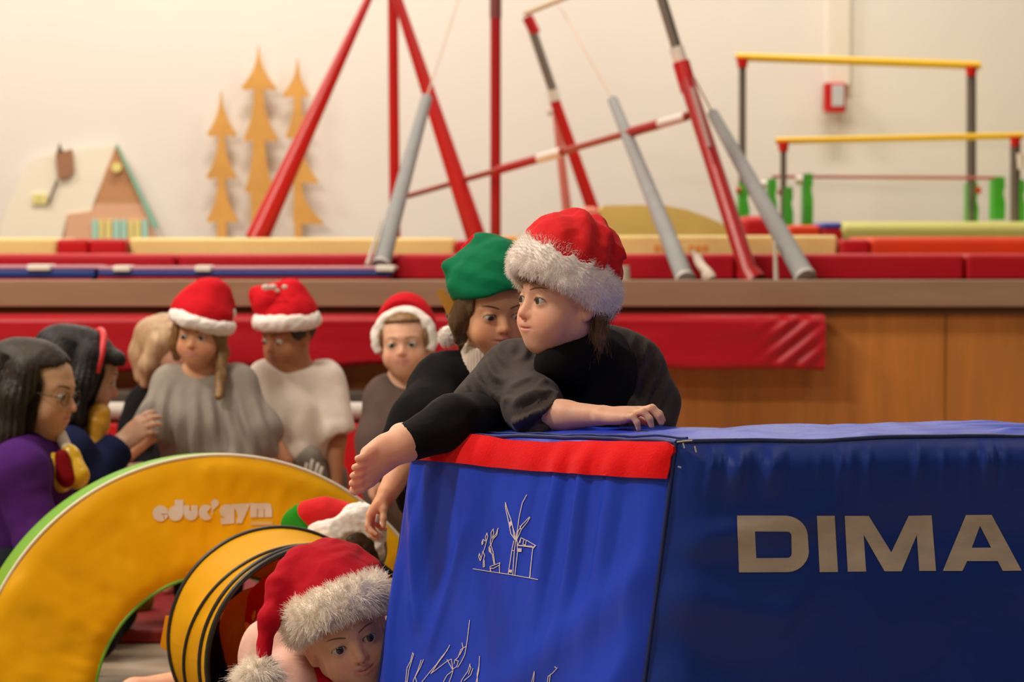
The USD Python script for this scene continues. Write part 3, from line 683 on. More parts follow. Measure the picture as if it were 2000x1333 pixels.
for x, y0, yb, w in ((1530, 284, 533, 12), (1983, 274, 433, 20)):
    obj('upright', T((x, y0, d), (x, yb, d), w), M_gpost, t); obj('corner_joint', T((x, y0 - 6, d - .02), (x, y0 + 12, d - .02), 22, 18), M_redpaint, t)
    foot_px(t, x + 8, 366 if x < 1800 else 352, 533 if x < 1800 else 434, d, 19)
obj('white_plate', T((1992, 300, d - .1), (1994, 330, d - .1), 12), M_white, t)
t = thing('small_bar', 'lowest children\'s bar with thin red rail between short green stands', 'gym bar')
d = 12.65
obj('rail', T((1508, 345, d), (1955, 348, d), 6.5), mat('faded_red_rail', (.45, .10, .09), .4), t)
foot_px(t, 1508, 350, 531, d, 16); foot_px(t, 1577, 340, 531, d, 18); foot_px(t, 1950, 346, 430, d, 22)
for x, y, r in ((1560, 352, 18), (1490, 360, 15)): obj('white_knob', T((x - 6, y, d), (x + 7, y, d), r), M_white, t)
obj('red_knob', T((1520, 375, d), (1530, 376, d), 13), M_redpaint, t)
# ---------------------------------------------------------------- blue foam block
def V3(*a): return np.array(a, float)
class Patch:
    """a sewn cover panel: bilinear between four corners (u along, v down), pushed out along its normal"""
    def __init__(s, c00, c10, c11, c01, field, nu=140, nv=100):
        s.c = [np.asarray(q, float) for q in (c00, c10, c11, c01)]; s.field = field; s.nu, s.nv = nu, nv
        s.n0 = unit(np.cross(s.c[1] - s.c[0], s.c[3] - s.c[0])); s.n0 = -s.n0
        s._map = None
    def at(s, u, v):
        u, v = np.asarray(u, float)[..., None], np.asarray(v, float)[..., None]
        p = s.c[0] * (1 - u) * (1 - v) + s.c[1] * u * (1 - v) + s.c[2] * u * v + s.c[3] * (1 - u) * v
        return p + s.n0 * s.field(u[..., 0], v[..., 0])[..., None]
    def normal(s, u, v, e=.006):
        a = s.at(u + e, v) - s.at(u - e, v); b = s.at(u, v + e) - s.at(u, v - e); n = np.cross(b, a); return n / np.linalg.norm(n, axis=-1, keepdims=True)
    def mesh(s, th=.004):
        u, v = np.meshgrid(np.linspace(0, 1, s.nu), np.linspace(0, 1, s.nv), indexing='ij'); p = s.at(u, v)
        q = grid_faces(s.nu, s.nv); k = s.nu * s.nv; pts = np.vstack([p.reshape(-1, 3), p.reshape(-1, 3) - s.n0 * th])
        rim = np.r_[np.arange(s.nv), np.arange(1, s.nu) * s.nv + s.nv - 1, (s.nu - 1) * s.nv + np.arange(s.nv - 2, -1, -1), np.arange(s.nu - 2, 0, -1) * s.nv]
        r2 = np.roll(rim, -1); side = np.stack([rim, rim + k, r2 + k, r2], 1)
        F = np.vstack([q[:, ::-1], q + k, side[:, ::-1]]); m = trimesh.Trimesh(pts, np.vstack([F[:, [0, 1, 2]], F[:, [0, 2, 3]]]), process=False)
        return m
    def uv(s, px):
        if s._map is None:
            from scipy.interpolate import LinearNDInterpolator
            u, v = np.meshgrid(np.linspace(-.05, 1.05, 90), np.linspace(-.05, 1.05, 90), indexing='ij'); s._map = LinearNDInterpolator(proj(s.at(u, v).reshape(-1, 3)), np.stack([u.ravel(), v.ravel()], 1))
        return s._map(px)
    def decal(s, poly, off=.0008, th=.0008, step=7):
        """print, sewn strip or lettering that follows the panel; poly in picture units of the straight-on survey"""
        ms = []
        for g in getattr(poly, 'geoms', [poly]):
            cs = m3.CrossSection([np.array(g.exterior.coords)[:-1]] + [np.array(h.coords)[:-1] for h in g.interiors], m3.FillRule.EvenOdd)
            q = m3.Manifold.extrude(cs, 1.0).refine_to_length(step).to_mesh(); v = np.array(q.vert_properties[:, :3]); uv = s.uv(v[:, :2]); ok = ~np.isnan(uv[:, 0]); uv = np.where(ok[:, None], uv, .5)
            pts = s.at(uv[:, 0], uv[:, 1]) + s.normal(uv[:, 0], uv[:, 1]) * (off + v[:, 2:3] * th)
            f = np.array(q.tri_verts); f = f[ok[f].all(1)]; m = trimesh.Trimesh(pts, f, process=False); ms.append(m)
        m = trimesh.util.concatenate(ms)
        m.faces = m.faces[:, ::-1]
        return m
def edge(u, v, w=.07): 
    e = np.clip(np.minimum(np.minimum(u, 1 - u), np.minimum(v, 1 - v)) / w, 0, 1); return 1 - (1 - e) ** 2
def ridge(u, v, p, q, w, h, soft=.15):
    """a fold: gaussian ridge of width w and height h from p to q"""
    p, q = np.array(p), np.array(q); d = q - p; L = np.hypot(*d); t = ((u - p[0]) * d[0] + (v - p[1]) * d[1]) / L ** 2; n = ((u - p[0]) * d[1] - (v - p[1]) * d[0]) / L
    return h * np.exp(-(n / w) ** 2) / (1 + np.exp(-(t) / soft * 4)) / (1 + np.exp((t - 1) / soft * 4))
n2 = lambda u, v, su, sv, seed: meshkit.fbm(np.stack([u * su, v * sv, u * 0 + seed * 3.7], -1), 3, seed) - .5
FLOORMAT = .06
A1, D1 = V3(.255, 3.75, .833), V3(-.168, 4.30, .806)               # top near corner, top left corner
B1, C1 = V3(1.30, 4.06, .830), V3(1.22, 4.52, .792)
A0, D0 = V3(.150, 3.69, FLOORMAT), V3(-.285, 4.31, FLOORMAT); B0, C0 = V3(1.40, 4.0, FLOORMAT), V3(1.3, 4.6, FLOORMAT)
def f_end(u, v):                                                     # u: 0 left .. 1 near corner ; v: 0 top .. 1 floor
    fade = np.exp(-((v - .16) / .20) ** 2)
    fold = (np.maximum(np.sin(u * 44 + 2.2 * np.sin(u * 9) + v * 3), -.4)) * .0085 * fade * (.35 + n2(u, v * .2, 6, 1, 3) * 1.8 + .4)
    big = n2(u, v, 2.6, 1.6, 7) * .030 + n2(u * 1.0 - v * .35, v, 7, 1.0, 12) * .012
    dg = ridge(u, v, (.06, .12), (.16, .45), .022, .010) + ridge(u, v, (.02, .30), (.10, .75), .03, .012) + ridge(u, v, (1, .25), (.42, .62), .05, .010) + ridge(u, v, (1, .42), (.55, .85), .045, .009) + ridge(u, v, (.30, .2), (.22, .5), .02, .006)
    return edge(u, v) * (.018 + fold + big + dg)
def f_front(u, v):
    puck = np.maximum(n2(u, v * .3, 34, 2, 5), 0) * .05 * np.exp(-((v - .05) / .05) ** 2)
    big = n2(u, v, 3.2, 2.6, 21) * .034 + ridge(u, v, (.02, .20), (.26, .15), .035, .008) + ridge(u, v, (0, .30), (.20, .36), .05, .012) + ridge(u, v, (.0, .45), (.34, .80), .045, .016) + ridge(u, v, (.18, .20), (.95, .22), .07, -.010)
    return edge(u, v, .06) * (.016 + big + puck)
def f_top(u, v):
    return edge(u, v, .12) * (.010 + n2(u, v, 7, 4, 31) * .030 + n2(u + v * .5, v, 3, 9, 35) * .016 + ridge(u, v, (.30, .35), (.75, .15), .10, .010))
top = Patch(D1, C1, B1, A1, f_top, 170, 90); end = Patch(D1, A1, A0, D0, f_end, 190, 170); front = Patch(A1, B1, B0, A0, f_front, 220, 170)
zero = lambda u, v: edge(u, v) * (.012 + n2(u, v, 4, 4, 50) * .02)
right = Patch(B1, C1, C0, B0, zero, 40, 50); back = Patch(C1, D1, D0, C0, zero, 60, 50)
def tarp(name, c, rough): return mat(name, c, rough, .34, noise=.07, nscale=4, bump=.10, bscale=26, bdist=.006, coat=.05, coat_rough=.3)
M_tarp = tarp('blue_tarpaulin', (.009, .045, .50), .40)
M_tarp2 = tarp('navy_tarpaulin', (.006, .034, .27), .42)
M_print = mat('silver_beige_print', (.50, .43, .36), .5, .4, noise=.14, nscale=14, stretch=(1, 1, 3))
M_line = mat('pale_line_print', (.62, .52, .54), .5, .4)
t = thing('foam_block', 'big blue vinyl foam block with red strip and beige lettering', 'foam block')
obj('top_panel', top.mesh(), M_tarp, t, 60); 
ep = obj('end_panel', end.mesh(), M_tarp, t, 60); fp = obj('front_panel', front.mesh(), M_tarp2, t, 60, label='darker navy front panel with lettering')
obj('side_panel', right.mesh(), M_tarp, t, 60); obj('rear_panel', back.mesh(), M_tarp, t, 60)
ctr = (A0 + B0 + C0 + D0 + A1 + B1 + C1 + D1) / 8
obj('foam_core', m3.Manifold.hull_points([list(ctr + (q - ctr) * .95) for q in (A0, B0, C0, D0, A1, B1, C1, D1)]), mat('foam', (.3, .3, .3), .9), t, 20)
M_pipe = mat('navy_piping', (.010, .022, .11), .4)
def seam(p, a, b, n=60, r=.0032, off=.0, seed=1):
    s = np.linspace(0, 1, n); u = a[0] + (b[0] - a[0]) * s; v = a[1] + (b[1] - a[1]) * s; q = p.at(u, v) + p.normal(np.clip(u, .02, .98), np.clip(v, .02, .98)) * off
    q = q + (meshkit.fbm(np.stack([s * 9, s * 0, s * 0 + seed], -1), 2, seed)[:, None] - .5) * V3(.002, .004, .006)
    return tube(q, r, 10)
for i, (p, a, b) in enumerate([(top, (.0, 1), (1, 1)), (top, (0, .0), (0, 1)), (end, (1, 0), (1, 1)), (end, (0, 0), (0, 1))]):
    obj('piping', seam(p, a, b, 80, .0034, .001, i + 3), M_pipe, t)
obj('top_seam', seam(top, (.035, .03), (.03, .97), 60, .0022, .002, 11), M_pipe, t)
red_px = Polygon([(845, 851), (870, 848), (930, 852), (1000, 863), (1060, 868), (1150, 868), (1240, 869), (1308, 868), (1321, 873), (1322, 884), (1313, 893), (1311, 912), (1304, 936), (1240, 934), (1180, 930), (1110, 925), (1040, 921), (960, 913), (880, 904), (812, 899), (806, 893), (815, 875)])
obj('red_strip', end.decal(red_px, .002, .006, 9), mat('red_hook_tape', (.66, .006, .008), .85, .05, bump=.5, bscale=260, bdist=.002, noise=.05, nscale=60, sheen=.1), t, 40)
# white stitches at the corner
for i, (a, b) in enumerate([((1322, 864), (1336, 862)), ((1336, 862), (1352, 861)), ((1334, 866), (1337, 876)), ((1357, 872), (1360, 884)), ((1324, 912), (1330, 914))]):
    obj('stitch', tube([P(*a, 3.735), P(*b, 3.735)], .0011, 8), mat('stitch_thread', (.55, .5, .42), .8), t)
w = lambda pts: [(1280 + x * .4, 800 + y * .4) for x, y in pts]
def arc(c, r, a0, a1, n=8): return [(c[0] + r[0] * math.cos(math.radians(a)), c[1] + r[1] * math.sin(math.radians(a))) for a in np.linspace(a0, a1, n)]
glyphs = [Polygon(w([(398, 520), (630, 520)] + arc((630, 620), (112, 100), -85, -5) + arc((640, 690), (108, 106), 5, 85) + [(407, 797)]), [w([(484, 596), (630, 596)] + arc((640, 618), (23, 22), -80, 0) + arc((642, 704), (22, 22), 0, 80) + [(491, 727)])]),
          Polygon(w([(787, 520), (873, 520), (890, 795), (801, 796)])),
          Polygon(w([(923, 520), (1040, 520), (1150, 700), (1235, 520), (1347, 517), (1368, 790), (1287, 790), (1275, 612), (1200, 792), (1118, 792), (1015, 612), (1027, 793), (938, 794)])),
          Polygon(w([(1515, 516), (1640, 515), (1786, 788), (1695, 790), (1670, 742), (1520, 742), (1497, 790), (1402, 790)]), [w([(1583, 568), (1638, 676), (1543, 676)])])]
for g in glyphs: obj('letter', front.decal(g, .0008, .0008, 6), M_print, fp)
# printed line drawings of vaulting gymnasts
z8 = lambda pts: [(900 + x * .15, 950 + y * .15) for x, y in pts]
z7 = lambda pts: [(740 + x * .21, 1200 + y * .21) for x, y in pts]
def lines(ls, wd): return unary_union([LineString(l).buffer(wd, cap_style=1) for l in ls])
vault = [z8([(165, 1078), (390, 1115), (620, 1148), (1010, 1218)])]
runner = [z8(l) for l in ([(335, 710), (330, 660), (350, 612), (360, 660), (345, 715), (322, 800), (300, 860), (320, 910), (305, 960), (300, 1055), (318, 1050), (312, 965)], [(330, 720), (300, 695), (280, 730), (285, 765), (300, 745)], [(296, 850), (285, 900), (262, 975), (240, 920), (250, 880), (275, 950)])]
jumper = [z8(l) for l in ([(405, 665), (402, 610), (432, 558), (438, 610), (420, 680), (470, 620), (495, 550), (478, 640), (430, 690), (405, 760), (375, 800), (378, 850), (420, 890), (440, 1015)], [(405, 670), (392, 740), (430, 860), (452, 1015)], [(388, 1050), (520, 1002), (515, 1030), (430, 1075), (388, 1065), (400, 1110)], [(400, 1070), (390, 1112)], [(512, 1030), (516, 1135)])]
flyer = [z8(l) for l in ([(590, 215), (592, 290), (635, 480), (660, 620), (715, 700), (712, 620), (680, 520), (660, 430), (620, 330), (590, 215)], [(640, 480), (672, 470), (690, 560), (705, 690)], [(900, 405), (800, 510), (755, 590), (728, 720), (742, 690), (800, 560), (880, 460), (905, 410)], [(780, 520), (790, 560)], [(865, 118), (810, 220), (770, 400), (748, 560), (722, 700)], [(700, 715), (680, 800), (628, 1140)], [(722, 715), (705, 850), (685, 1150)], [(740, 700), (748, 860), (712, 1155)], [(676, 842), (702, 842)])]
table = [z8(l) for l in ([(755, 775), (950, 800), (978, 775), (870, 710), (840, 700), (795, 675), (752, 770)], [(790, 680), (780, 740)], [(830, 690), (815, 760), (850, 770), (860, 715)], [(948, 805), (935, 900), (905, 1190)], [(975, 780), (950, 815)])]
solid = [Polygon(z8(q)) for q in ([(755, 765), (945, 782), (945, 800), (752, 780)], [(635, 480), (668, 450), (678, 490), (650, 540)], [(752, 812), (800, 812), (797, 860), (750, 858)], [(640, 1088), (675, 1092), (672, 1130), (630, 1125)], [(378, 800), (395, 800), (410, 870), (378, 850)], [(300, 700), (275, 735), (290, 765), (305, 720)])]
for ls in (vault, runner, jumper, flyer, table): obj('line_drawing', end.decal(lines(ls, .75), .0010, .0005, 5), M_line, ep)
obj('line_drawing', end.decal(unary_union(solid), .0010, .0005, 5), M_line, ep)
low = [[z7([(320, 365), (300, 440), (268, 500), (255, 630), (270, 630), (285, 520), (310, 440), (330, 375), (318, 362)])], [z7([(420, 425), (390, 500), (330, 610), (318, 660)]), z7([(400, 430), (370, 520), (340, 590)]), z7([(345, 590), (360, 640)])],
       [z7([(665, 290), (640, 340), (590, 400), (540, 470), (480, 540), (400, 640)]), z7([(655, 310), (610, 385), (560, 450), (490, 555), (640, 440), (680, 420), (695, 520)]), z7([(640, 425), (665, 470), (690, 515), (730, 490), (745, 440), (715, 425), (705, 465)])],
       [z7([(850, 60), (835, 190), (820, 300), (770, 330), (745, 400), (715, 430)]), z7([(820, 300), (805, 380), (770, 450), (740, 495)]), z7([(780, 270), (790, 320), (760, 380)]), z7([(690, 530), (640, 570), (590, 660)]), z7([(695, 530), (680, 580), (650, 660)])],
       [z7([(855, 465), (835, 530), (780, 610), (760, 660)]), z7([(880, 510), (860, 570), (800, 620)]), z7([(850, 470), (862, 500), (840, 560)])], [z7([(942, 395), (935, 530), (910, 640)]), z7([(940, 470), (920, 560), (925, 660)])],
       [z7([(1450, 535), (1425, 640)]), z7([(1452, 545), (1442, 650)])], [z7([(1665, 500), (1620, 550), (1580, 580), (1570, 660)]), z7([(1640, 490), (1660, 505)]), z7([(1600, 560), (1590, 650)])]]
for ls in low: obj('line_drawing', end.decal(lines(ls, .7), .0010, .0005, 5), M_line, ep)

# ---------------------------------------------------------------- yellow foam arch
AC = P(430, 1365, 5.55); RO, RI, AD = .562, .288, .30; TH = math.radians(16); LEAN = math.radians(-5)
ex = V3(math.cos(TH), math.sin(TH), 0); en0 = V3(math.sin(TH), -math.cos(TH), 0); en = en0 * math.cos(LEAN) - V3(0, 0, math.sin(LEAN)); eu = V3(0, 0, math.cos(LEAN)) + en0 * math.sin(LEAN)
leg = AC[2] - FLOORMAT
def arch_path(s):                                                     # s 0..1 left foot, over, right foot -> unit radial direction and drop
    Ltot = 2 * leg + math.pi * .42; q = s * Ltot; out = np.zeros(s.shape + (2,)); dz = np.zeros(s.shape)
    a = np.clip((q - leg) / .42, 0, math.pi); out[..., 0] = -np.cos(a); out[..., 1] = np.sin(a)
    dz = -np.maximum(leg - q, 0) - np.maximum(q - leg - math.pi * .42, 0); return out, dz
def arch_pt(s, r, dep):
    o, dz = arch_path(s); return AC + (o[..., 0] * r)[..., None] * ex + eu * (o[..., 1] * r + dz)[..., None] - en * np.asarray(dep)[..., None]
class ArchFace(Patch):
    def __init__(s): s.n0 = en; s.nu, s.nv = 240, 40; s._map = None
    def at(s, u, v):
        u, v = np.asarray(u, float), np.asarray(v, float); e = np.clip(np.minimum(v, 1 - v) / .16, 0, 1)
        d = (1 - (1 - e) ** 2) * (.012 + n2(u, v, 16, 2.0, 61) * .022)
        return arch_pt(u, RO + (RI - RO) * v, -d)
face = ArchFace()
M_archy = mat('yellow_arch_vinyl', (.90, .46, .002), .5, .2, noise=.05, nscale=4, bump=.1, bscale=18, bdist=.008); M_archg = mat('green_arch_vinyl', (.16, .40, .02), .45, .45)
t = thing('foam_arch', 'yellow foam arch with green rim and white lettering over the tunnel', 'foam arch')
fm = obj('front_face', face.mesh(.003), M_archy, t, 60)
S_ = np.linspace(0, 1, 240)
def strip(r, d0, d1, nd=6):
    dd = np.linspace(d0, d1, nd); g = np.stack([arch_pt(S_, r + .006 * math.sin(math.pi * k / (nd - 1)) * (1 if r == RO else -1), np.full(240, q)) for k, q in enumerate(dd)], 1).reshape(-1, 3); q = grid_faces(240, nd)
    if r == RO: q = q[:, ::-1]
    return trimesh.Trimesh(g, np.vstack([q[:, [0, 1, 2]], q[:, [0, 2, 3]]]), process=False)
obj('outer_rim', strip(RO, 0, AD), M_archg, t, 60); obj('inner_rim', strip(RI, 0, AD), M_archg, t, 60)
gb = np.stack([arch_pt(S_, np.full(240, r), np.full(240, AD)) for r in np.linspace(RI, RO, 5)], 1).reshape(-1, 3); q = grid_faces(240, 5)
obj('rear_face', trimesh.Trimesh(gb, np.vstack([q[:, [0, 1, 2]], q[:, [0, 2, 3]]]), process=False), M_archy, t, 60)
obj('outer_piping', tube(arch_pt(S_, np.full(240, RO), np.zeros(240)), .0042, 10), mat('white_piping', (.74, .66, .52), .5), t)
obj('inner_piping', tube(arch_pt(S_, np.full(240, RI), np.zeros(240)), .0042, 10), M_archg, t)
for s0 in (0., 1.):
    g = np.stack([arch_pt(np.full(2, s0), np.array([RI, RO]), np.array([q, q])) for q in (0, AD)], 0).reshape(-1, 3); obj('foot_pad', m3.Manifold.hull_points([list(x) for x in np.vstack([g, g + V3(0, 0, .004)])]), M_archg, t, 20)
# rounded lettering: heavy strokes with thin slits
w = lambda x, y: (280 + x * .14, 950 + y * .14)
def disc(c, r): return Polygon([w(*p) for p in arc(c, (r, r) if np.ndim(r) == 0 else r, 0, 360, 40)])
def rect(x0, y0, x1, y1): return Polygon([w(x0, y0), w(x1, y0), w(x1, y1), w(x0, y1)])
def poly(*pts): return Polygon([w(*p) for p in pts])
E = unary_union([disc((238, 382), (108, 112))]).difference(poly((240, 385), (345, 385), (345, 395), (275, 400), (300, 440), (310, 520), (270, 400))).union(poly((240, 300), (340, 375), (340, 385), (240, 385)))
Dg = disc((448, 380), (102, 108)).union(rect(445, 200, 550, 380).buffer(1)).difference(rect(-10, 376, -5, 378))
U = unary_union([disc((660, 375), (98, 104)), rect(562, 270, 755, 375)]).difference(rect(640, 268, 668, 350))
Cg = disc((870, 370), (100, 108)).difference(poly((885, 360), (950, 290), (960, 440), (925, 425)))
Ap = disc((998, 238), 54).union(poly((950, 250), (955, 330), (985, 325), (1045, 255)))
Gg = disc((1165, 350), (102, 96)).union(rect(1170, 260, 1268, 470)).union(poly((1070, 450), (1268, 430), (1265, 520), (1090, 535))).difference(poly((1060, 430), (1105, 432), (1100, 448), (1060, 448)))
Y = poly((1235, 252), (1330, 248), (1390, 245), (1495, 240), (1370, 520), (1290, 522), (1320, 415), (1300, 350))
Mg = rect(1490, 240, 1735, 438).union(disc((1720, 320), (72, 82))).union(rect(1690, 320, 1795, 435)).difference(unary_union([rect(1585, 320, 1597, 440), rect(1680, 320, 1692, 440)]))
bar = rect(1498, 495, 1800, 545)
for g in (E, Dg, U, Cg, Ap, Gg, Y, Mg): obj('letter', face.decal(g.buffer(0), .0012, .0008, 6), mat('white_print', (.78, .68, .60), .5), fm)
obj('underline', face.decal(bar, .0012, .0008, 6), mat('pale_yellow_print', (.78, .55, .22), .5), fm)
tag(obj('floor_mat', boxm(-2.0, 2.6, 3.0, 6.05, 0, FLOORMAT, .012), mat('grey_mat', (.20, .17, .13), .6, .3, noise=.1, nscale=4)), 'grey brown floor mat under the block, arch and tunnel', 'mat')
# ---------------------------------------------------------------- pop-up tunnel
M_ty = usdkit.material(stage, '/World/Looks/tunnel_nylon', {'p': ('principled_bsdf', {'base_color': (.92, .50, .006), 'roughness': .55, 'specular_ior_level': .2}), 't': ('translucent_bsdf', {'color': (.80, .38, .008)}), 'm': ('mix_closure', {'fac': .42})}, [('p.BSDF', 'm.closure1'), ('t.BSDF', 'm.closure2')], surface='m.closure')
t = thing('play_tunnel', 'yellow nylon play tunnel with black hoops in front of the arch', 'play tunnel')
RT = .226
def hoop(px, py, d, nrm_, r=RT, n=97, wob=0):
    c = P(px, py, d); nn = unit(nrm_); xx = unit(np.cross(nn, V3(0, 0, 1))); zz = np.cross(xx, nn); a = np.linspace(0, 2 * np.pi, n)
    return c + (np.cos(a)[:, None] * xx + np.sin(a)[:, None] * zz) * r * (1 + wob * np.sin(2 * a + .7))[:, None]
hoops = [hoop(541, 1242, 5.16, (.30, -1, .0), .232), hoop(574, 1270, 5.0, (.42, -1, -.30), .234), hoop(611, 1285, 4.86, (.34, -1, -.08), .231), hoop(622, 1290, 4.79, (.36, -1, .02), .226)]
for hcount, hp_ in enumerate(hoops): obj('hoop', tube(hp_[:-1], .0058 if hcount != 1 else .0045, 10, closed=True), mat('black_hoop', (.012, .012, .010), .45), t)
rows = []
rear = hoop(548, 1228, 5.62, (.1, -1, 0), .185)
skins = [rear] + hoops
for i in range(4):
    a, b = skins[i], skins[i + 1]; ca, cb = a[:-1].mean(0), b[:-1].mean(0)
    for s in np.linspace(0, 1, 9 if i < 3 else 5)[(0 if i == 0 else 1):]:
        p = a * (1 - s) + b * s; c = ca * (1 - s) + cb * s; sag = math.sin(math.pi * s) * (.014 if i < 3 else .005)
        dirs = (p - c) / np.linalg.norm(p - c, axis=1, keepdims=True); nz = meshkit.fbm(np.stack([dirs[:, 0] * 3, dirs[:, 2] * 3, np.full(len(p), i * 2 + s * 1.5)], -1), 3, 71) - .5
        rows.append(p - dirs * (sag * (1 + 1.6 * nz))[:, None])
g = np.stack(rows); nr, na, _ = g.shape; q = grid_faces(nr, na); cen = g[:, :-1].mean(1, keepdims=True); inner = g + (cen - g) / np.linalg.norm(cen - g, axis=-1, keepdims=True) * .002
F = np.vstack([q, q[:, ::-1] + nr * na])
obj('fabric', trimesh.Trimesh(np.vstack([g.reshape(-1, 3), inner.reshape(-1, 3)]), np.vstack([F[:, [0, 1, 2]], F[:, [0, 2, 3]]]), process=False), M_ty, t, 60)
tag(obj('fabric_flap', prism(Polygon([(0, 0), (.012, .065), (.02, .065), (.014, -.012)]), .004, (P(313, 1262, 5.2), (1, 0, 0), (0, 0, 1))), M_ty, t, 20), None)
# ---------------------------------------------------------------- the people
M_furw = mat('white_fur', (.88, .82, .77), .9, .2, noise=.04, nscale=30)
M_furs = usdkit.material(stage, '/World/Looks/white_fur_hair', {'p': ('principled_bsdf', {'base_color': (.95, .87, .76), 'roughness': .7, 'specular_ior_level': .3})}, [], surface='p.BSDF')
M_hatred = cloth('santa_red_felt', (.62, .018, .022), .8, sheen=.5, bump=.3, bscale=500)
M_hatdark = cloth('santa_red_velvet', (.40, .004, .014), .75, sheen=.35)
M_hatred2 = cloth('santa_red_plush', (.55, .010, .018), .8)
SK1, SK2, SK3 = (.72, .40, .27), (.68, .35, .20), (.42, .19, .095)
def px_rot(fwd, up): 
    return None
def body_thing(label, h, S, head, skin, hair, fine=(), tol=.00016, brow=.7, **pk):
    t = thing('person', label, 'person')
    m = slim(surf(S, h, fine), tol)
    obj('body', m, skin_mat(), t, col=skin_paint(head.loc(m.vertices), skin, hair, **pk))
    head.brows(t, mat('brow_%d' % int(hair[0] * 1000), tuple(hair), .6), .0016 + .0007 * brow)
    return t
def sweep_soft(pts, rad, k=.02): return Soft().chain([V(*p) for p in pts], rad, k)

# ---- 1 the child leaning on the block
def child_main():
    H = Head(P(1103, 588, 4.30), rot(-60, 2, 4), .985, chub=1.14, lid=.8, back=.86)
    W = lambda px, py, d: P(px, py, d)
    S = Soft(); H.put(S)
    neck = W(1140, 716, 4.40); S.rc(H.w(0, -.020, -.045), neck, .040, .046, .03)
    shR, shL = W(1012, 735, 4.40), W(1228, 728, 4.44); chest = W(1135, 790, 4.46); pel = W(1100, 905, 4.62)
    S.rc(shR, shL, .045, .045, .05); S.rc(chest, pel, .085, .085, .06); S.rc(neck, chest, .05, .09, .04)
    elR, wrR = W(1048, 812, 4.19), W(1174, 812, 4.11)
    S.chain([shR, elR], [.040, .034], .02); S.rc(elR, lerp3(elR, wrR, .45), .031, .0245, .015); S.rc(lerp3(elR, wrR, .40), wrR, .0258, .0172, .012)
    hand(S, wrR, hframe(V(.84, -.52, .06), V(.05, -.25, 1), 'R'), curl=(28, 30, 32, 34), bend=(-.3, 1.9, .9), spread=8, sc=1.06, wrist_r=.0175, thumb=(40, 20, 15), thumb_drop=20)
    elL, wrL = W(1282, 822, 4.42), W(1222, 818, 4.36)
    S.chain([shL, elL, wrL], [.042, .034, .026], .02)
    hand(S, wrL, hframe(V(-.9, .1, -.3), V(0, -.3, 1), 'L'), curl=(50, 50, 50, 50), sc=.8)
    # right leg over the end of the block, left leg standing behind it
    hip, kn, an = W(990, 822, 4.40), W(884, 826, 4.20), W(789, 868, 4.17)
    S.chain([pel, hip], [.07, .062], .04); S.chain([hip, kn, an], [.056, .040, .0255], .02)
    hipL = W(1160, 930, 4.66); S.chain([pel, hipL, V(hipL[0], 4.66, .38), V(hipL[0], 4.72, .10)], [.075, .062, .045, .03], .03)
    S.chain([V(hipL[0], 4.72, .09), V(hipL[0] - .02, 4.61, .085)], [.030, .022], .02)
    # the bare foot: forward f, towards the big toe m, out of the instep n
    f = unit(W(704, 932, 4.13) - an); mdir = W(713, 962, 4.15) - W(692, 902, 4.10); m_ = unit(mdir - f * (mdir @ f)); n_ = np.cross(m_, f); n_ = n_ if n_[1] < 0 else -n_
    g = lambda a, b, c: an + (f * a + m_ * b + n_ * c) * 1.01
    S.rc(an, g(-.012, .004, -.026), .025, .021, .02)                     # heel
    S.rc(an, g(.045, -.004, -.004), .0255, .0215, .02); S.rc(g(.03, .012, -.014), g(.080, .022, -.008), .020, .0165, .015); S.rc(g(.03, -.014, -.014), g(.066, -.025, -.008), .018, .0145, .015)
    S.rc(g(.045, 0, -.006), g(.075, 0, -.008), .0205, .0145, .02)
    for i, (a, b, ln, r) in enumerate([(.083, .0245, .031, .0092), (.085, .0092, .029, .0069), (.081, -.0035, .027, .0066), (.075, -.016, .025, .0064), (.067, -.0275, .022, .0062)]):
        b *= 1.08; p0, p1, p2 = g(a - .010, b, -.004), g(a + ln * .50, b * 1.03, -.0035), g(a + ln * .92, b * 1.03, -.0085)
        S.rc(p0, p1, r * 1.10, r * 1.02, .006); S.rc(p1, p2, r * 1.02, r * (1.0 if i else 1.06), .003)
    a_, b_ = W(1170, 770, 4.0), W(1275, 840, 4.3); hv = (np.minimum(a_, b_) - V(0, .08, 0), np.maximum(a_, b_) + V(0, .03, 0), .0027)
    ff = (W(680, 980, 4.0) , W(810, 840, 4.3)); ff = (np.minimum(*ff), np.maximum(*ff), .0028)
    t = body_thing('child in a red santa hat and charcoal sweater leaning over the blue block', .0075, S, H, SK1, (.20, .11, .05), [H.fine(.0022), hv, ff], .00007, brow=.1)
    H.eyes(t, -.06, -.02, (.05, .035, .03))
    # toenails
    # leggings
    L = Soft(); L.chain([hip, kn], [.062, .0455], .02).rc(kn, an, .0455, .0315, .02, cut=[(lerp3(kn, an, .93), unit(an - kn))]); L.rc(pel, hip, .08, .066, .04)
    L.chain([pel, hipL, V(hipL[0], 4.66, .38)], [.082, .068, .051], .03); L.rc(V(hipL[0], 4.66, .38), V(hipL[0], 4.72, .10), .051, .037, .02, cut=[(V(0, 0, .16), V(0, 0, -1))])
    obj('leggings', folds(surf(L, .006), .0016, 26, 3), cloth('black_leggings', (.0075, .007, .008), .7, sheen=.3), t, True)
    # sweater: wide soft poncho with draped folds
    C = Soft(); hood = W(1145, 738, 4.42)
    C.rc(shR, shL, .064, .062, .05); C.rc(W(1130, 755, 4.42), W(1120, 850, 4.52), .095, .105, .06); C.rc(W(1120, 850, 4.52), pel, .105, .10, .05)
    C.rc(W(1185, 720, 4.45), W(1150, 760, 4.46), .07, .08, .05)
    C.rc(H.w(0, -.03, -.075), H.w(.0, .02, -.115), .056, .050, .02, op='s')
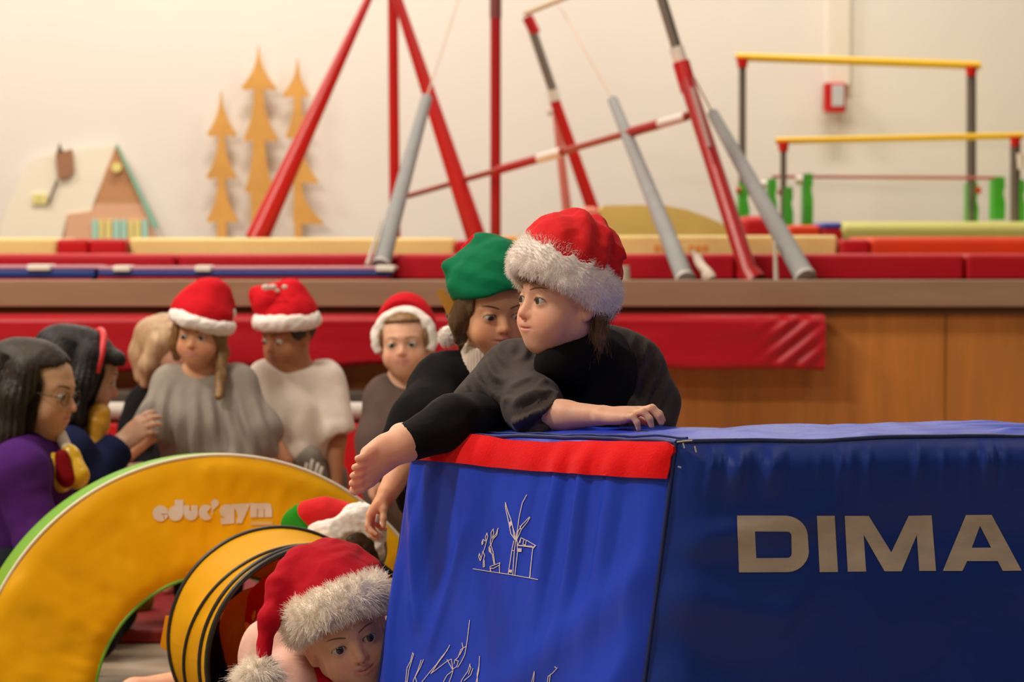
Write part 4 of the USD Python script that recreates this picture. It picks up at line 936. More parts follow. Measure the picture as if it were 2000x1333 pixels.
    C.rc(shR, W(1040, 795, 4.24), .056, .050, .03); C.rc(W(1040, 795, 4.24), elR, .050, .043, .02); C.rc(elR, wrR, .044, .036, .02, cut=[(lerp3(elR, wrR, .22), unit(wrR - elR))])
    C.rc(shL, W(1270, 790, 4.42), .058, .052, .03); C.rc(W(1270, 790, 4.42), W(1272, 826, 4.38), .052, .040, .02); C.rc(W(1272, 826, 4.40), W(1222, 818, 4.36), .040, .036, .02); C.rc(W(1222, 818, 4.36), W(1140, 826, 4.37), .037, .034, .02)
    C.rc(W(1000, 765, 4.40), W(925, 800, 4.33), .060, .046, .05); C.rc(W(960, 790, 4.36), W(1020, 815, 4.36), .052, .05, .04)   # drape over the thigh
    cm = surf(C, .0044)
    v = cm.vertices; pxy = proj(v)
    q = np.stack([(pxy[:, 0] - 990) / 100, (pxy[:, 1] - 690) / 100], 1); rr = np.hypot(q[:, 0] - .1, (q[:, 1] + .1) * .8)
    nz = meshkit.fbm(v * 9, 3, 5)
    wave = np.sin(rr * 21 + nz * 5) * np.exp(-((rr - .8) / .65) ** 2) * (pxy[:, 0] < 1110)
    q2 = (pxy[:, 0] - 1260) / 100 + (pxy[:, 1] - 700) / 330; wave2 = np.sin(q2 * 22 + nz * 5) * np.exp(-((q2 - .1) / .5) ** 2) * (pxy[:, 0] > 1150)
    fr = np.clip(-vnormals(cm)[:, 1] * 2 - .5, 0, 1); push(cm, (np.maximum(wave, -.3) * .016 + np.maximum(wave2, -.3) * .010) * fr + (meshkit.fbm(v * 11, 3, 8) - .5) * .008)
    obj('sweater', cm, cloth('charcoal_jersey', (.056, .045, .042), .8, sheen=.5, bump=.2), t, True)
    Bk = Soft(); Bk.rc(W(1095, 722, 4.37), W(1180, 700, 4.40), .046, .050, .03); Bk.rc(W(1135, 735, 4.36), W(1150, 800, 4.36), .062, .060, .04); Bk.rc(W(1190, 735, 4.36), W(1160, 800, 4.36), .045, .05, .04)
    Bk.rc(neck, H.w(0, -.022, -.080), .066, .058, .03); Bk.rc(neck, H.w(.02, .025, -.112), .05, .036, .03); Bk.add(lambda p: head_sdf(H.loc(p)) * H.s - .003, H.c, .16, .003, 's')
    obj('undershirt', folds(surf(Bk, .005), .004, 12, 4), cloth('black_undershirt', (.0075, .007, .008), .85, sheen=.15), t, True, label='black shirt front under the charcoal sweater')
    # hair: short fringe and a dark blond lock behind the ear
    hr = Soft(); hr.el(H.w(0, -.002, .040), (.0745, .079, .0700), H.R, .01); hr.rc(H.w(.060, -.034, .0), H.w(.056, -.040, -.060), .014, .010, .02); hr.rc(H.w(.056, -.040, -.060), H.w(.052, -.038, -.090), .010, .006, .01)
    hr.rc(H.w(.068, .030, .055), H.w(.072, .018, .010), .010, .004, .01); hr.add(lambda p: -(H.loc(p)[..., 2] + .13 - 9 * (H.loc(p)[..., 1] > 9)), H.c, .2, .002, 'i')
    hr.add(lambda p: -np.minimum(np.minimum(.040 - H.loc(p)[..., 2], H.loc(p)[..., 1] + .022), .1), H.c, .2, .004, 's')
    obj('hair', folds(surf(hr, .003), .002, 60, 2, (1, 1, .2)), mat('dark_blond_hair', (.17, .095, .035), .45, .5, noise=.3, nscale=90), t, True)
    rg = np.random.default_rng(4); n = 420; r0 = H.wv(np.stack([.062 + rg.normal(0, .006, n), -.034 + rg.normal(0, .014, n), -.010 + rg.normal(0, .006, n)], 1)); end_ = H.wv(np.stack([.058 + rg.normal(0, .006, n), -.036 + rg.normal(0, .010, n), -.078 + rg.normal(0, .012, n)], 1))
    tt = np.linspace(0, 1, 5)[None, :, None]; curves('loose_hair', r0[:, None] * (1 - tt) + end_[:, None] * tt + np.sin(tt * 3.1) * rg.normal(0, .004, (n, 1, 3)), .0006, mat('dark_blond_hair', (0, 0, 0)), t)
    n = 160; r0 = H.wv(np.stack([rg.uniform(-.05, .06, n), .060 + 0 * rg.random(n), .052 + rg.normal(0, .003, n)], 1)); end_ = H.wv(np.stack([rg.uniform(-.055, .066, n), .071 + rg.normal(0, .003, n), .028 + rg.normal(0, .008, n)], 1))
    curves('fringe', r0[:, None] * (1 - tt) + end_[:, None] * tt + H.R @ V(0, .014, 0) * np.sin(tt * 3.1), .0005, mat('dark_blond_hair', (0, 0, 0)), t)
    # santa hat
    hat = Soft(); hat.el(H.w(.0, .0, .060), (.086, .088, .084), H.R, .02); hat.rc(H.w(.01, .0, .085), H.w(.0, -.035, .085), .070, .062, .04); hat.rc(H.w(.0, -.035, .085), H.w(-.02, -.060, .040), .060, .045, .03); hat.rc(H.w(-.02, -.06, .04), H.w(-.05, -.075, -.01), .036, .022, .02)
    hat.add(lambda p: -(H.loc(p)[..., 2] - .030 - H.loc(p)[..., 1] * .55), H.c, .2, .004, 'i')
    hm = surf(hat, .0032); v = H.loc(hm.vertices); up = np.clip((v[:, 2] - .045 - v[:, 1] * .55) / .05, 0, 1)
    push(hm, up * (.010 * np.maximum(0, 1 - np.abs((v[:, 1] + v[:, 0] * .4 + .02) - .7 * (v[:, 2] - .13)) / .02) * (v[:, 2] > .08) * .6 + (meshkit.fbm(v * 22, 3, 3) - .5) * .016 + .0035 * np.sin(v[:, 1] * 130 + v[:, 2] * 60)))
    ht = obj('santa_hat', hm, M_hatred, t, True)
    fur_ring('fur_trim', ht, H, (30, 0), (.081, .090), .037, .019, M_furw, 24000, .0085, 2, .006, 1.2, cz=.040, cf=.002)
    fur_ball('pompom', H.w(-.065, -.080, -.03), .022, M_furw, ht, 1500, .010, 5)
def lerp3(a, b, s): return a + (b - a) * s

# ---- 2 the child in the green elf hat
def child_elf():
    d = 5.0; W = P; H = Head(P(968, 606, 5.0), rot(14, 11, -2), .97, chub=1.08, lid=.72)
    S = Soft(); H.put(S); neck = W(955, 700, 5.06); S.rc(H.w(0, -.02, -.045), neck, .038, .044, .03)
    shR, shL = W(872, 752, 5.05), W(1040, 752, 5.12); chest = W(950, 800, 5.12); pel = W(945, 985, 5.2)
    S.rc(shR, shL, .045, .045, .05); S.rc(chest, pel, .085, .09, .06); S.rc(neck, chest, .05, .08, .04)
    el, wr = W(806, 880, 4.86), W(758, 962, 4.80); S.chain([shR, el, wr], [.042, .034, .021], .02)
    hf = unit(W(718, 1025, 4.79) - wr); hand(S, wr, hframe(hf, V(-.92, .25, .1), 'R'), curl=(30, 30, 32, 36), bend=(.9, 1.35, .8), spread=5, sc=.97, wrist_r=.019, thumb=(14, 8, 5), thumb_drop=42)
    elL, wrL = W(1080, 880, 5.1), W(1075, 985, 5.0); S.chain([shL, elL, wrL], [.042, .034, .022], .02); hand(S, wrL, hframe(V(0, -.1, -1), V(1, .2, 0), 'L'), sc=.92)
    for sx in (-.055, .055):
        h0 = pel + V(sx, 0, -.03); S.chain([pel, h0, V(h0[0], 5.2, .32), V(h0[0], 5.24, .10)], [.08, .066, .046, .032], .03); S.chain([V(h0[0], 5.24, .085), V(h0[0] + .01, 5.11, .078)], [.028, .02], .02)
    a_, b_ = W(690, 930, 4.7), W(790, 1060, 4.9); hv = (np.minimum(a_, b_), np.maximum(a_, b_), .0032)
    t = body_thing('child in a green elf hat and black top standing behind the leaning child', .0075, S, H, SK2, (.07, .035, .015), [H.fine(.0026), hv], .00009, brow=.3)
    H.eyes(t, .12, -.22, (.05, .025, .012))
    obj('held_chip', boxm(-.004, .004, -.002, .002, -.009, .009, .0015).translate((0, 0, 0)).rotate((20, 0, 35)).translate(tuple(W(737, 1013, 4.775))), M_white, None, 20).SetCustomDataByKey('label', 'tiny white chip held in the hanging hand by the block')
    stage.GetPrimAtPath('/World/held_chip').SetCustomDataByKey('category', 'chip')
    # black top, white turtleneck, brown trousers
    C = Soft(); C.rc(shR, shL, .055, .054, .05); C.rc(chest, pel, .100, .105, .06); C.rc(W(950, 735, 5.08), chest, .055, .095, .05)
    C.rc(shR, W(830, 830, 4.93), .060, .064, .04); C.rc(W(830, 830, 4.93), W(785, 935, 4.88), .064, .066, .04, cut=[(W(770, 945, 4.86), unit(V(-.35, -.1, -.9)))]); C.rc(shL, elL, .058, .052, .03); C.rc(elL, wrL, .052, .045, .02)
    C.rc(W(855, 900, 5.0), W(860, 780, 5.06), .06, .06, .05); C.rc(W(800, 900, 4.93), W(805, 980, 4.97), .05, .028, .04)
    C.add(lambda p: -(p[..., 2] - (P(0, 1010, 5.0)[2] - .0)), pel, .5, .004, 'i')
    C.rc(H.w(0, -.02, -.085), H.w(0, .0, -.125), .062, .056, .01, op='s')
    obj('black_top', folds(surf(C, .0052), .0045, 9, 6, (1.5, 1, .6)), cloth('black_knit', (.0075, .007, .008), .85, sheen=.15), t, True)
    K = Soft(); K.rc(H.w(0, -.014, -.074), neck + V(0, -.008, -.020), .052, .066, .02, cut=[]); K.add(lambda p: H.loc(p)[..., 2] + .078 - .0, H.c, .3, .004, 'i'); K.add(lambda p: sd_rc(p, H.w(0, -.02, -.04), neck, .042, .047), neck, .3, .003, 's')
    km = surf(K, .003); obj('turtleneck', push(km, .0012 * np.sin(np.arctan2(*(km.vertices - neck)[:, :2].T) * 60)), cloth('white_knit', (.70, .60, .50), .85), t, True)
    Tt = Soft()
    for sx in (-.055, .055):
        h0 = pel + V(sx, 0, -.03); Tt.rc(pel, h0, .095, .085, .03); Tt.rc(h0, V(h0[0], 5.2, .30), .085, .068, .03); Tt.rc(V(h0[0], 5.2, .30), V(h0[0], 5.24, .10), .068, .06, .02, cut=[(V(0, 0, .13), V(0, 0, -1))])
    Tt.rc(pel + V(-.08, -.02, .02), V(pel[0] - .14, 5.16, .35), .075, .07, .05)
    obj('trousers', folds(surf(Tt, .008), .004, 10, 2), cloth('taupe_trousers', (.085, .058, .038), .85), t, True)
    # hair
    hr = Soft(); hr.el(H.w(0, -.012, .030), (.0760, .092, .0760), H.R, .01)
    for a, b, c, r0, r1 in [((-.066, .004, .030), (-.076, -.008, -.020), (-.074, -.016, -.062), .019, .013), ((.066, .012, .030), (.078, .0, -.03), (.072, -.004, -.09), .020, .016), ((-.02, -.07, .0), (-.03, -.078, -.05), (-.03, -.07, -.10), .04, .03), ((.03, -.07, 0), (.03, -.078, -.05), (.03, -.07, -.10), .04, .03)]:
        hr.chain([H.w(*a), H.w(*b), H.w(*c)], [r0, r0, r1], .02)
    hr.add(lambda p: np.minimum(np.minimum(.058 - H.loc(p)[..., 2], H.loc(p)[..., 1] - .0), .058 - np.abs(H.loc(p)[..., 0])) * -1, H.c, .2, .004, 's')
    obj('hair', folds(surf(hr, .0032), .0022, 70, 5, (1, 1, .15)), mat('brown_hair', (.095, .052, .020), .42, .5, noise=.35, nscale=80, stretch=(1, 1, .2)), t, True)
    # hat: squashed green cap with a corner to the left, tail behind, pompom
    g = lambda px, py, dd=0: P(px, py, 5.0 + dd)
    ht = Soft(); ht.el(H.w(0, -.012, .046), (.084, .100, .074), H.R, .02); ht.rc(g(962, 535, .02), g(955, 500, .04), .074, .040, .03); ht.rc(g(915, 558, .0), g(880, 523, .02), .046, .012, .025); ht.rc(g(882, 524, .02), g(938, 484, .05), .012, .014, .03); ht.rc(g(940, 480, .04), g(988, 492, .06), .019, .020, .03)
    cut = lambda p: -(H.loc(p)[..., 2] - .043 - .20 * H.loc(p)[..., 0] - H.loc(p)[..., 1] * .16)
    ht.add(cut, H.c, .3, .003, 'i'); ht.rc(g(893, 575, .10), g(895, 610, .12), .022, .018, .02); ht.rc(g(895, 605, .12), g(884, 640, .10), .018, .010, .02)
    hm = surf(ht, .0034); v = hm.vertices; push(hm, (meshkit.fbm(v * 15, 3, 12) - .5) * .014 + .0016 * np.sin((v[:, 2] + v[:, 0] * .3) * 150))
    hobj = obj('elf_hat', hm, cloth('elf_green_felt', (.003, .155, .065), .8, sheen=.3, bump=.2), t, True)
    ln = Soft(); ln.rc(g(908, 488, .04), g(931, 472, .04), .010, .015, .01); obj('lining', folds(surf(ln, .003), .002, 30), M_hatred2, hobj, True, label='red turned-out lining')
    fur_ball('pompom', g(876, 656, .06), .0195, M_furw, hobj, 1300, .006, 7)
    ear = prism(Polygon([(0, 0), (-.034, .022), (-.040, .018), (-.018, -.026), (-.006, -.030)]).buffer(.003), .006, (g(893, 588, .0), (1, 0, 0), (0, 0, 1)))
    obj('felt_ear', ear, cloth('orange_felt', (.62, .30, .055), .85), hobj, 30)
    be = Soft(); be.rc(g(888, 578, .02), g(884, 612, .03), .016, .013, .01); obj('grey_band', folds(surf(be, .003), .003, 40), cloth('grey_felt', (.10, .095, .09), .85), hobj, True)

# ---- 3 the child crawling out of the tunnel
def child_crawl():
    H = Head(P(676, 1243, 4.40), rot(14, 9, -21), 1.0, smile=.8, chub=1.1)
    S = Soft(); H.put(S); neck = H.w(0, -.055, -.085); S.rc(H.w(0, -.02, -.05), neck, .040, .045, .03)
    chest = V(-.36, 4.66, .36); pel = V(-.46, 5.02, .34); shR, shL = V(-.445, 4.52, .37), V(-.215, 4.56, .375)
    S.rc(neck, chest, .05, .08, .04); S.rc(shR, shL, .045, .045, .05); S.rc(chest, pel, .085, .09, .06)
    eR, wR = V(-.425, 4.42, .235), V(-.40, 4.30, .11); S.chain([shR, eR, wR], [.042, .034, .022], .02); hand(S, wR, hframe(V(.1, -1, -.25), V(0, 0, 1), 'R'), sc=.92, curl=(5, 5, 5, 5))
    eL, wL = V(-.185, 4.45, .235), V(-.19, 4.33, .11); S.chain([shL, eL, wL], [.042, .034, .022], .02); hand(S, wL, hframe(V(-.1, -1, -.25), V(0, 0, 1), 'L'), sc=.92, curl=(5, 5, 5, 5))
    for sx in (-.06, .06):
        kn = V(-.46 + sx, 4.92, .125); S.chain([pel + V(sx, 0, 0), kn, V(-.48 + sx, 5.16, .115)], [.07, .046, .032], .03); S.chain([V(-.48 + sx, 5.16, .115), V(-.49 + sx, 5.25, .10)], [.03, .02], .02)
    t = body_thing('smiling child in a long red santa hat crawling out of the yellow tunnel', .0075, S, H, SK1, (.20, .12, .06), [H.fine(.0025)], .00008, brow=.2)
    H.eyes(t, .05, .12, (.04, .035, .03))
    C = Soft(); C.rc(shR, shL, .060, .058, .05); C.rc(chest, pel, .105, .105, .05); C.rc(shR, eR, .062, .056, .03); C.rc(eR, wR, .054, .040, .02, cut=[(lerp3(eR, wR, .85), unit(wR - eR))]); C.rc(shL, eL, .058, .05, .03); C.rc(eL, wL, .05, .038, .02, cut=[(lerp3(eL, wL, .85), unit(wL - eL))])
    C.rc(V(-.405, 4.44, .33), V(-.40, 4.41, .24), .058, .06, .03); C.rc(V(-.215, 4.50, .37), V(-.195, 4.47, .42), .05, .03, .03)
    obj('pink_fleece', folds(surf(C, .0055), .005, 9, 4), cloth('pale_pink_fleece', (.72, .43, .35), .9, sheen=.5), t, True)
    R_ = Soft(); R_.rc(V(-.33, 4.47, .35), V(-.31, 4.44, .22), .062, .07, .04); R_.rc(H.w(0, .0, -.125), V(-.30, 4.46, .33), .05, .055, .03); R_.add(lambda p: head_sdf(H.loc(p)) * H.s - .004, H.c, .15, .003, 's')
    obj('red_collar', folds(surf(R_, .0055), .003, 14, 2), cloth('red_cotton', (.42, .008, .018), .85), t, True)
    Vs = Soft(); Vs.rc(V(-.40, 4.80, .375), V(-.46, 5.0, .365), .098, .10, .04); vm = folds(surf(Vs, .005), .003, 10, 3)
    vo = obj('red_vest', vm, cloth('red_vest_cotton', (.40, .010, .018), .85), t, True); rg = np.random.default_rng(6); vn = vnormals(vm)
    for k in rg.choice(len(vm.vertices), 26, False): obj('gold_dot', trimesh.creation.icosphere(1, .011).apply_scale((1, 1, .25)).apply_transform(trimesh.geometry.align_vectors(V(0, 0, 1), vn[k])).apply_translation(vm.vertices[k]), mat('gold_print', (.55, .33, .04), .6), vo, True)
    Tt = Soft()
    for sx in (-.06, .06):
        kn = V(-.46 + sx, 4.92, .128); Tt.rc(pel, pel + V(sx, 0, 0), .09, .082, .03); Tt.rc(pel + V(sx, 0, 0), kn, .078, .054, .03); Tt.rc(kn, V(-.48 + sx, 5.16, .115), .052, .042, .02)
    obj('trousers', folds(surf(Tt, .008), .003, 12, 8), cloth('ochre_trousers', (.42, .20, .02), .85), t, True)
    # hair edge and hat
    hr = Soft(); hr.el(H.w(0, -.012, .034), (.0745, .091, .0735), H.R, .01); hr.add(lambda p: -np.minimum(.060 - H.loc(p)[..., 2], H.loc(p)[..., 1] + .01), H.c, .2, .004, 's')
    obj('hair', surf(hr, .0035), mat('light_brown_hair', (.20, .12, .05), .5, noise=.3, nscale=80), t, True)
    g = lambda px, py, dd: P(px, py, dd)
    ht = Soft(); ht.el(H.w(0, -.012, .060), (.090, .100, .090), H.R, .02); ht.rc(g(640, 1150, 4.46), g(626, 1112, 4.48), .088, .046, .04); ht.rc(g(668, 1130, 4.47), g(715, 1125, 4.46), .06, .035, .04); ht.rc(g(628, 1102, 4.47), g(585, 1100, 4.44), .040, .028, .03); ht.rc(g(590, 1150, 4.42), g(575, 1195, 4.38), .045, .022, .03)
    ht.rc(g(586, 1096, 4.44), g(548, 1150, 4.38), .026, .022, .02); ht.rc(g(548, 1150, 4.38), g(522, 1208, 4.34), .022, .020, .02); ht.rc(g(522, 1208, 4.34), g(515, 1305, 4.32), .0195, .0125, .02)
    ht.add(lambda p: np.minimum(-(H.loc(p)[..., 2] - .045 - H.loc(p)[..., 1] * .34), 0 * p[..., 0] + 9) - 9 * (proj(p.reshape(-1, 3))[:, 0].reshape(p.shape[:-1]) < 588), H.c, .5, .004, 'i')
    hm = surf(ht, .004); v = hm.vertices; push(hm, (meshkit.fbm(v * 13, 3, 22) - .5) * .026 + (meshkit.fbm(v * 40, 2, 23) - .5) * .005)
    hobj = obj('santa_hat', hm, M_hatdark, t, True)
    fur_ring('fur_trim', hobj, H, (20, 0), (.084, .094), .029, .017, M_furs, 19000, .016, 12, .008, 1.5, cz=.056, cf=-.004, width=.0007)
    fur_ball('pompom', g(506, 1328, 4.31), .036, M_furs, hobj, 5000, .018, 9, .0007)

# ---- 4 the child behind the tunnel
def child_behind():
    d = 5.36; H = Head(P(672, 1085, d), rot(55, 38, 38), .95)
    S = Soft(); H.put(S); neck = H.w(0, -.06, -.075); S.rc(H.w(0, -.02, -.05), neck, .038, .044, .03)
    chest = V(-.46, 5.37, .30); pel = V(-.585, 5.38, .235); S.rc(neck, chest, .05, .075, .04); S.rc(chest, pel, .078, .082, .05)
    kn, an = V(-.69, 5.33, .165), P(262, 1352, 5.24); an[2] = max(an[2], .12); S.chain([pel, V(-.62, 5.36, .20), kn], [.07, .06, .044], .03); S.rc(kn, an, .040, .028, .02); S.chain([an, an + V(-.075, .01, -.03)], [.026, .018], .02)
    S.chain([pel + V(0, .03, 0), V(-.56, 5.40, .12), V(-.66, 5.40, .105)], [.07, .045, .03], .03)
    eR, wR = V(-.42, 5.30, .20), V(-.38, 5.28, .10); sR = V(-.44, 5.36, .33); S.chain([chest, sR, eR, wR], [.05, .042, .034, .024], .02); hand(S, wR, hframe(V(1, 0, -.1), V(0, 0, 1), 'R'), sc=.9, curl=(5, 5, 5, 5))
    t = body_thing('child in a red and green santa hat crouching behind the yellow tunnel', .005, S, H, SK1, (.06, .035, .015), [H.fine(.005)])
    H.eyes(t)
    C = Soft(); C.rc(neck, chest, .058, .092, .04); C.rc(chest, pel, .092, .092, .04); C.rc(sR, eR, .055, .05, .02); obj('dark_shirt', folds(surf(C, .0065), .004, 10), cloth('dark_navy_shirt', (.012, .012, .02)), t, True)
    Tt = Soft(); Tt.rc(pel, V(-.62, 5.36, .20), .09, .075, .03); Tt.rc(V(-.62, 5.36, .20), kn, .075, .058, .02); Tt.rc(kn, an, .056, .05, .02, cut=[(lerp3(kn, an, .18), unit(an - kn))]); Tt.chain([pel + V(0, .03, 0), V(-.56, 5.40, .12), V(-.66, 5.40, .105)], [.085, .055, .045], .03); obj('shorts', folds(surf(Tt, .008), .003, 12), cloth('black_shorts', (.0075, .007, .008)), t, True)
    hr = Soft(); hr.el(H.w(0, -.016, .020), (.0765, .092, .0800), H.R, .01); hr.add(lambda p: -np.minimum(.05 - H.loc(p)[..., 2], H.loc(p)[..., 1] - .02), H.c, .2, .004, 's'); obj('hair', folds(surf(hr, .004), .003, 50), mat('dark_brown_hair', (.05, .028, .010), .45, noise=.3, nscale=70), t, True)
    g = lambda px, py, dd=0: P(px, py, d + dd)
    ht = Soft(); ht.rc(g(665, 1040), g(628, 1018, -.02), .062, .045, .04); ht.rc(g(628, 1018, -.02), g(600, 1015, -.03), .045, .040, .03); ht.rc(g(688, 1030), g(640, 1008), .045, .03, .03); hm = surf(ht, .004); v = hm.vertices; push(hm, (meshkit.fbm(v * 14, 3, 32) - .5) * .016)
    hobj = obj('santa_hat', hm, M_hatred, t, True)
    gr = Soft(); gr.rc(g(597, 1006, -.03), g(570, 1030, -.04), .030, .022, .02); gr.rc(g(575, 1018, -.04), g(590, 1040, -.05), .024, .03, .02); obj('green_tip', surf(gr, .004), cloth('elf_green_plush', (.02, .22, .012), .8), hobj, True)
    br = Soft(); br.rc(g(702, 1012, -.02), g(640, 1052, -.05), .034, .040, .03); br.rc(g(640, 1052, -.05), g(600, 1048, -.05), .038, .026, .03); br.rc(g(700, 1020, -.03), g(735, 1040, -.04), .03, .020, .03); br.rc(g(735, 1040, -.04), g(738, 1082, -.04), .020, .018, .02)
    bm = surf(br, .004); v = bm.vertices; push(bm, (meshkit.fbm(v * 40, 3, 33) - .5) * .016); obj('fur_trim', bm, M_furw, hobj, True)

# ---- generic standing figure: joints given at the points where they are seen
def stander(label, H, skin, hair, d, neck, sh, arms, pel, h=.007, legs=True, hands=(True, True), paint={}, chest=None, feetz=.045, legdx=.055, hd=.0046):
    """sh: (shoulder on picture left, right); arms: [(elbow, wrist, finger direction or None)] in the same order"""
    S = Soft(); H.put(S); s = H.s; S.rc(H.w(0, -.02, -.045), neck, .040 * s, .046 * s, .03)
    chest = lerp3((sh[0] + sh[1]) / 2, pel, .3) if chest is None else chest
    S.rc(sh[0], sh[1], .043 * s, .043 * s, .05); S.rc(neck, chest, .05 * s, .085 * s, .04); S.rc(chest, pel, .085 * s, .09 * s, .06)
    fine = [H.fine(hd)]
    for a, (el, wr, fd) in zip(sh, arms):
        S.chain([a, el, wr], [.040 * s, .033 * s, .021 * s], .02)
        if fd is not None: hand(S, wr, hframe(fd[0], fd[1], fd[2]), sc=.95 * s if s < 1.1 else 1.3, wrist_r=.02 * s)
    if legs:
        for sx in (-legdx, legdx):
            h0 = pel + V(sx * s, 0, -.03); zk = (h0[2] + feetz) * .52; S.chain([pel, h0, V(h0[0], h0[1], zk), V(h0[0], h0[1] + .02, feetz + .04)], [.08 * s, .064 * s, .045 * s, .032 * s], .03); S.chain([V(h0[0], h0[1] + .02, feetz + .03), V(h0[0], h0[1] - .10, feetz + .02)], [.028 * s, .02 * s], .02)
    return body_thing(label, h, S, H, skin, hair, fine, **paint), chest
def trousers(t, pel, s, m, feetz=.045, legdx=.055, name='trousers'):
    T_ = Soft()
    for sx in (-legdx, legdx):
        h0 = pel + V(sx * s, 0, -.03); zk = (h0[2] + feetz) * .52; T_.rc(pel, h0, .095 * s, .082 * s, .03); T_.rc(h0, V(h0[0], h0[1], zk), .080 * s, .062 * s, .03); T_.rc(V(h0[0], h0[1], zk), V(h0[0], h0[1] + .02, feetz + .04), .062 * s, .052 * s, .02, cut=[(V(0, 0, feetz + .05), V(0, 0, -1))])
    return obj(name, folds(surf(T_, .009), .003, 12, 8), m, t, True)
def hat_simple(t, H, tilt, m, crown, R0=(.084, .096), th=.024, tw=.017, cz=.042, pom=None, seed=1, furm=None, dz=None, name='santa_hat'):
    ht = Soft(); ht.el(H.w(0, -.012, .055), (.086, .098, .078), H.R, .02)
    prev = None
    for p, r in crown:
        if prev is not None: ht.rc(prev[0], p, prev[1], r, .03)
        prev = (p, r)
    tp, tr = math.tan(math.radians(tilt[0])), math.tan(math.radians(tilt[1]))
    ht.add(lambda p: -(H.loc(p)[..., 2] - cz + .005 - (H.loc(p)[..., 1]) * tp + H.loc(p)[..., 0] * tr), H.c, .3, .003, 'i')
    hm = surf(ht, .0042); v = hm.vertices; push(hm, (meshkit.fbm(v * 16, 3, seed) - .5) * .012)
    ho = obj(name, hm, m, t, True)
    fur_ring('fur_trim', ho, H, tilt, R0, th, tw, furm or M_furw, 0, seed=seed, lum=.006, cz=cz, nu=110, nv=28, dz=dz)
    if pom is not None: fur_ball('pompom', pom, .019, furm or M_furw, ho)
    return ho
def hair_cap(t, H, m, locks=(), open_x=.058, open_z=.058, front=.0, r=(.0765, .092, .0780), amp=.0025, name='hair'):
    hr = Soft(); hr.el(H.w(0, -.012, .026), r, H.R, .01)
    for l in locks: hr.chain([q if len(np.shape(q)) and np.max(np.abs(q)) > .6 else H.w(*q) for q, _ in l], [a for _, a in l], .02)
    hr.add(lambda p: -np.minimum(np.minimum(open_z - H.loc(p)[..., 2], H.loc(p)[..., 1] - front), open_x - np.abs(H.loc(p)[..., 0])), H.c, .2, .006, 's')
    return obj(name, folds(surf(hr, .0042), amp, 55, 5, (1, 1, .15)), m, t, True)

def child_grey():
    d = 7.05; W = lambda x, y, k=0: P(x, y, d + k); H = Head(P(393, 655, d), rot(-14, 5, 3), .93, chub=1.1)
    neck = W(392, 738, .03); sh = (W(333, 752, .03), W(462, 752, .03)); pel = W(405, 935, .06)
    t, ch = stander('child with pleated grey tunic and santa hat standing behind the yellow arch', H, SK2, (.10, .055, .02), d, neck, sh, [(W(296, 842, -.05), W(250, 890, -.14), (V(-.7, -.35, -.55), V(-.3, -.4, .8), 'R')), (W(500, 862, .0), W(482, 945, -.06), (V(-.3, -.3, -.9), V(.8, -.5, 0), 'L'))], pel, paint=dict(brow=.5, blush=.5))
    H.eyes(t, -.1, 0, (.04, .02, .01))
    # painted-on moustache shade
    C = Soft(); C.rc(sh[0], sh[1], .052, .052, .05); C.rc(neck + V(0, 0, -.02), W(398, 830, .02), .055, .115, .05); C.rc(W(398, 830, .02), W(408, 935, .05), .118, .135, .05)
    C.rc(sh[0], W(296, 842, -.05), .052, .058, .03, cut=[(W(293, 852, -.05), unit(V(-.25, -.1, -.95)))]); C.rc(sh[1], W(490, 850, .0), .056, .085, .05); C.rc(W(490, 850, 0), W(460, 900, -.04), .085, .075, .04)
    C.rc(H.w(0, -.01, -.095), neck + V(0, -.01, .01), .050, .050, .008, op='s')
    cm = surf(C, .0055); v = cm.vertices; x = v[:, 0] - neck[0]; push(cm, .0065 * np.sin(x * 170 / (1 + np.clip((neck[2] - v[:, 2]) * 2.5, 0, 2)) + meshkit.fbm(v * 7, 2, 4) * 4) * np.clip((neck[2] - v[:, 2]) * 9, 0, 1) + (meshkit.fbm(v * 9, 2, 6) - .5) * .012)
    trousers(t, pel, .93, cloth('black_shorts', (0, 0, 0))); obj('grey_tunic', cm, cloth('grey_jersey', (.29, .26, .225), .85, bump=.1), t, True)
    hl = mat('honey_hair', (.22, .115, .035), .5, noise=.3, nscale=60, stretch=(1, 1, .2)); hair_cap(t, H, hl, [[((-.066, .01, .02), .022), ((-.082, .0, -.03), .020), ((-.085, -.01, -.075), .012)], [((.066, .01, .02), .02), ((.074, .005, -.05), .015), (W(431, 735, -.06), .012), (W(427, 775, -.10), .011)]])
    hat_simple(t, H, (4, 13), M_hatred2, [(W(385, 610, .02), .075), (W(405, 585, .03), .058), (W(425, 578, .05), .036), (W(440, 595, .06), .026)], pom=W(449, 612, .05), seed=3, th=.024, tw=.022, cz=.045)
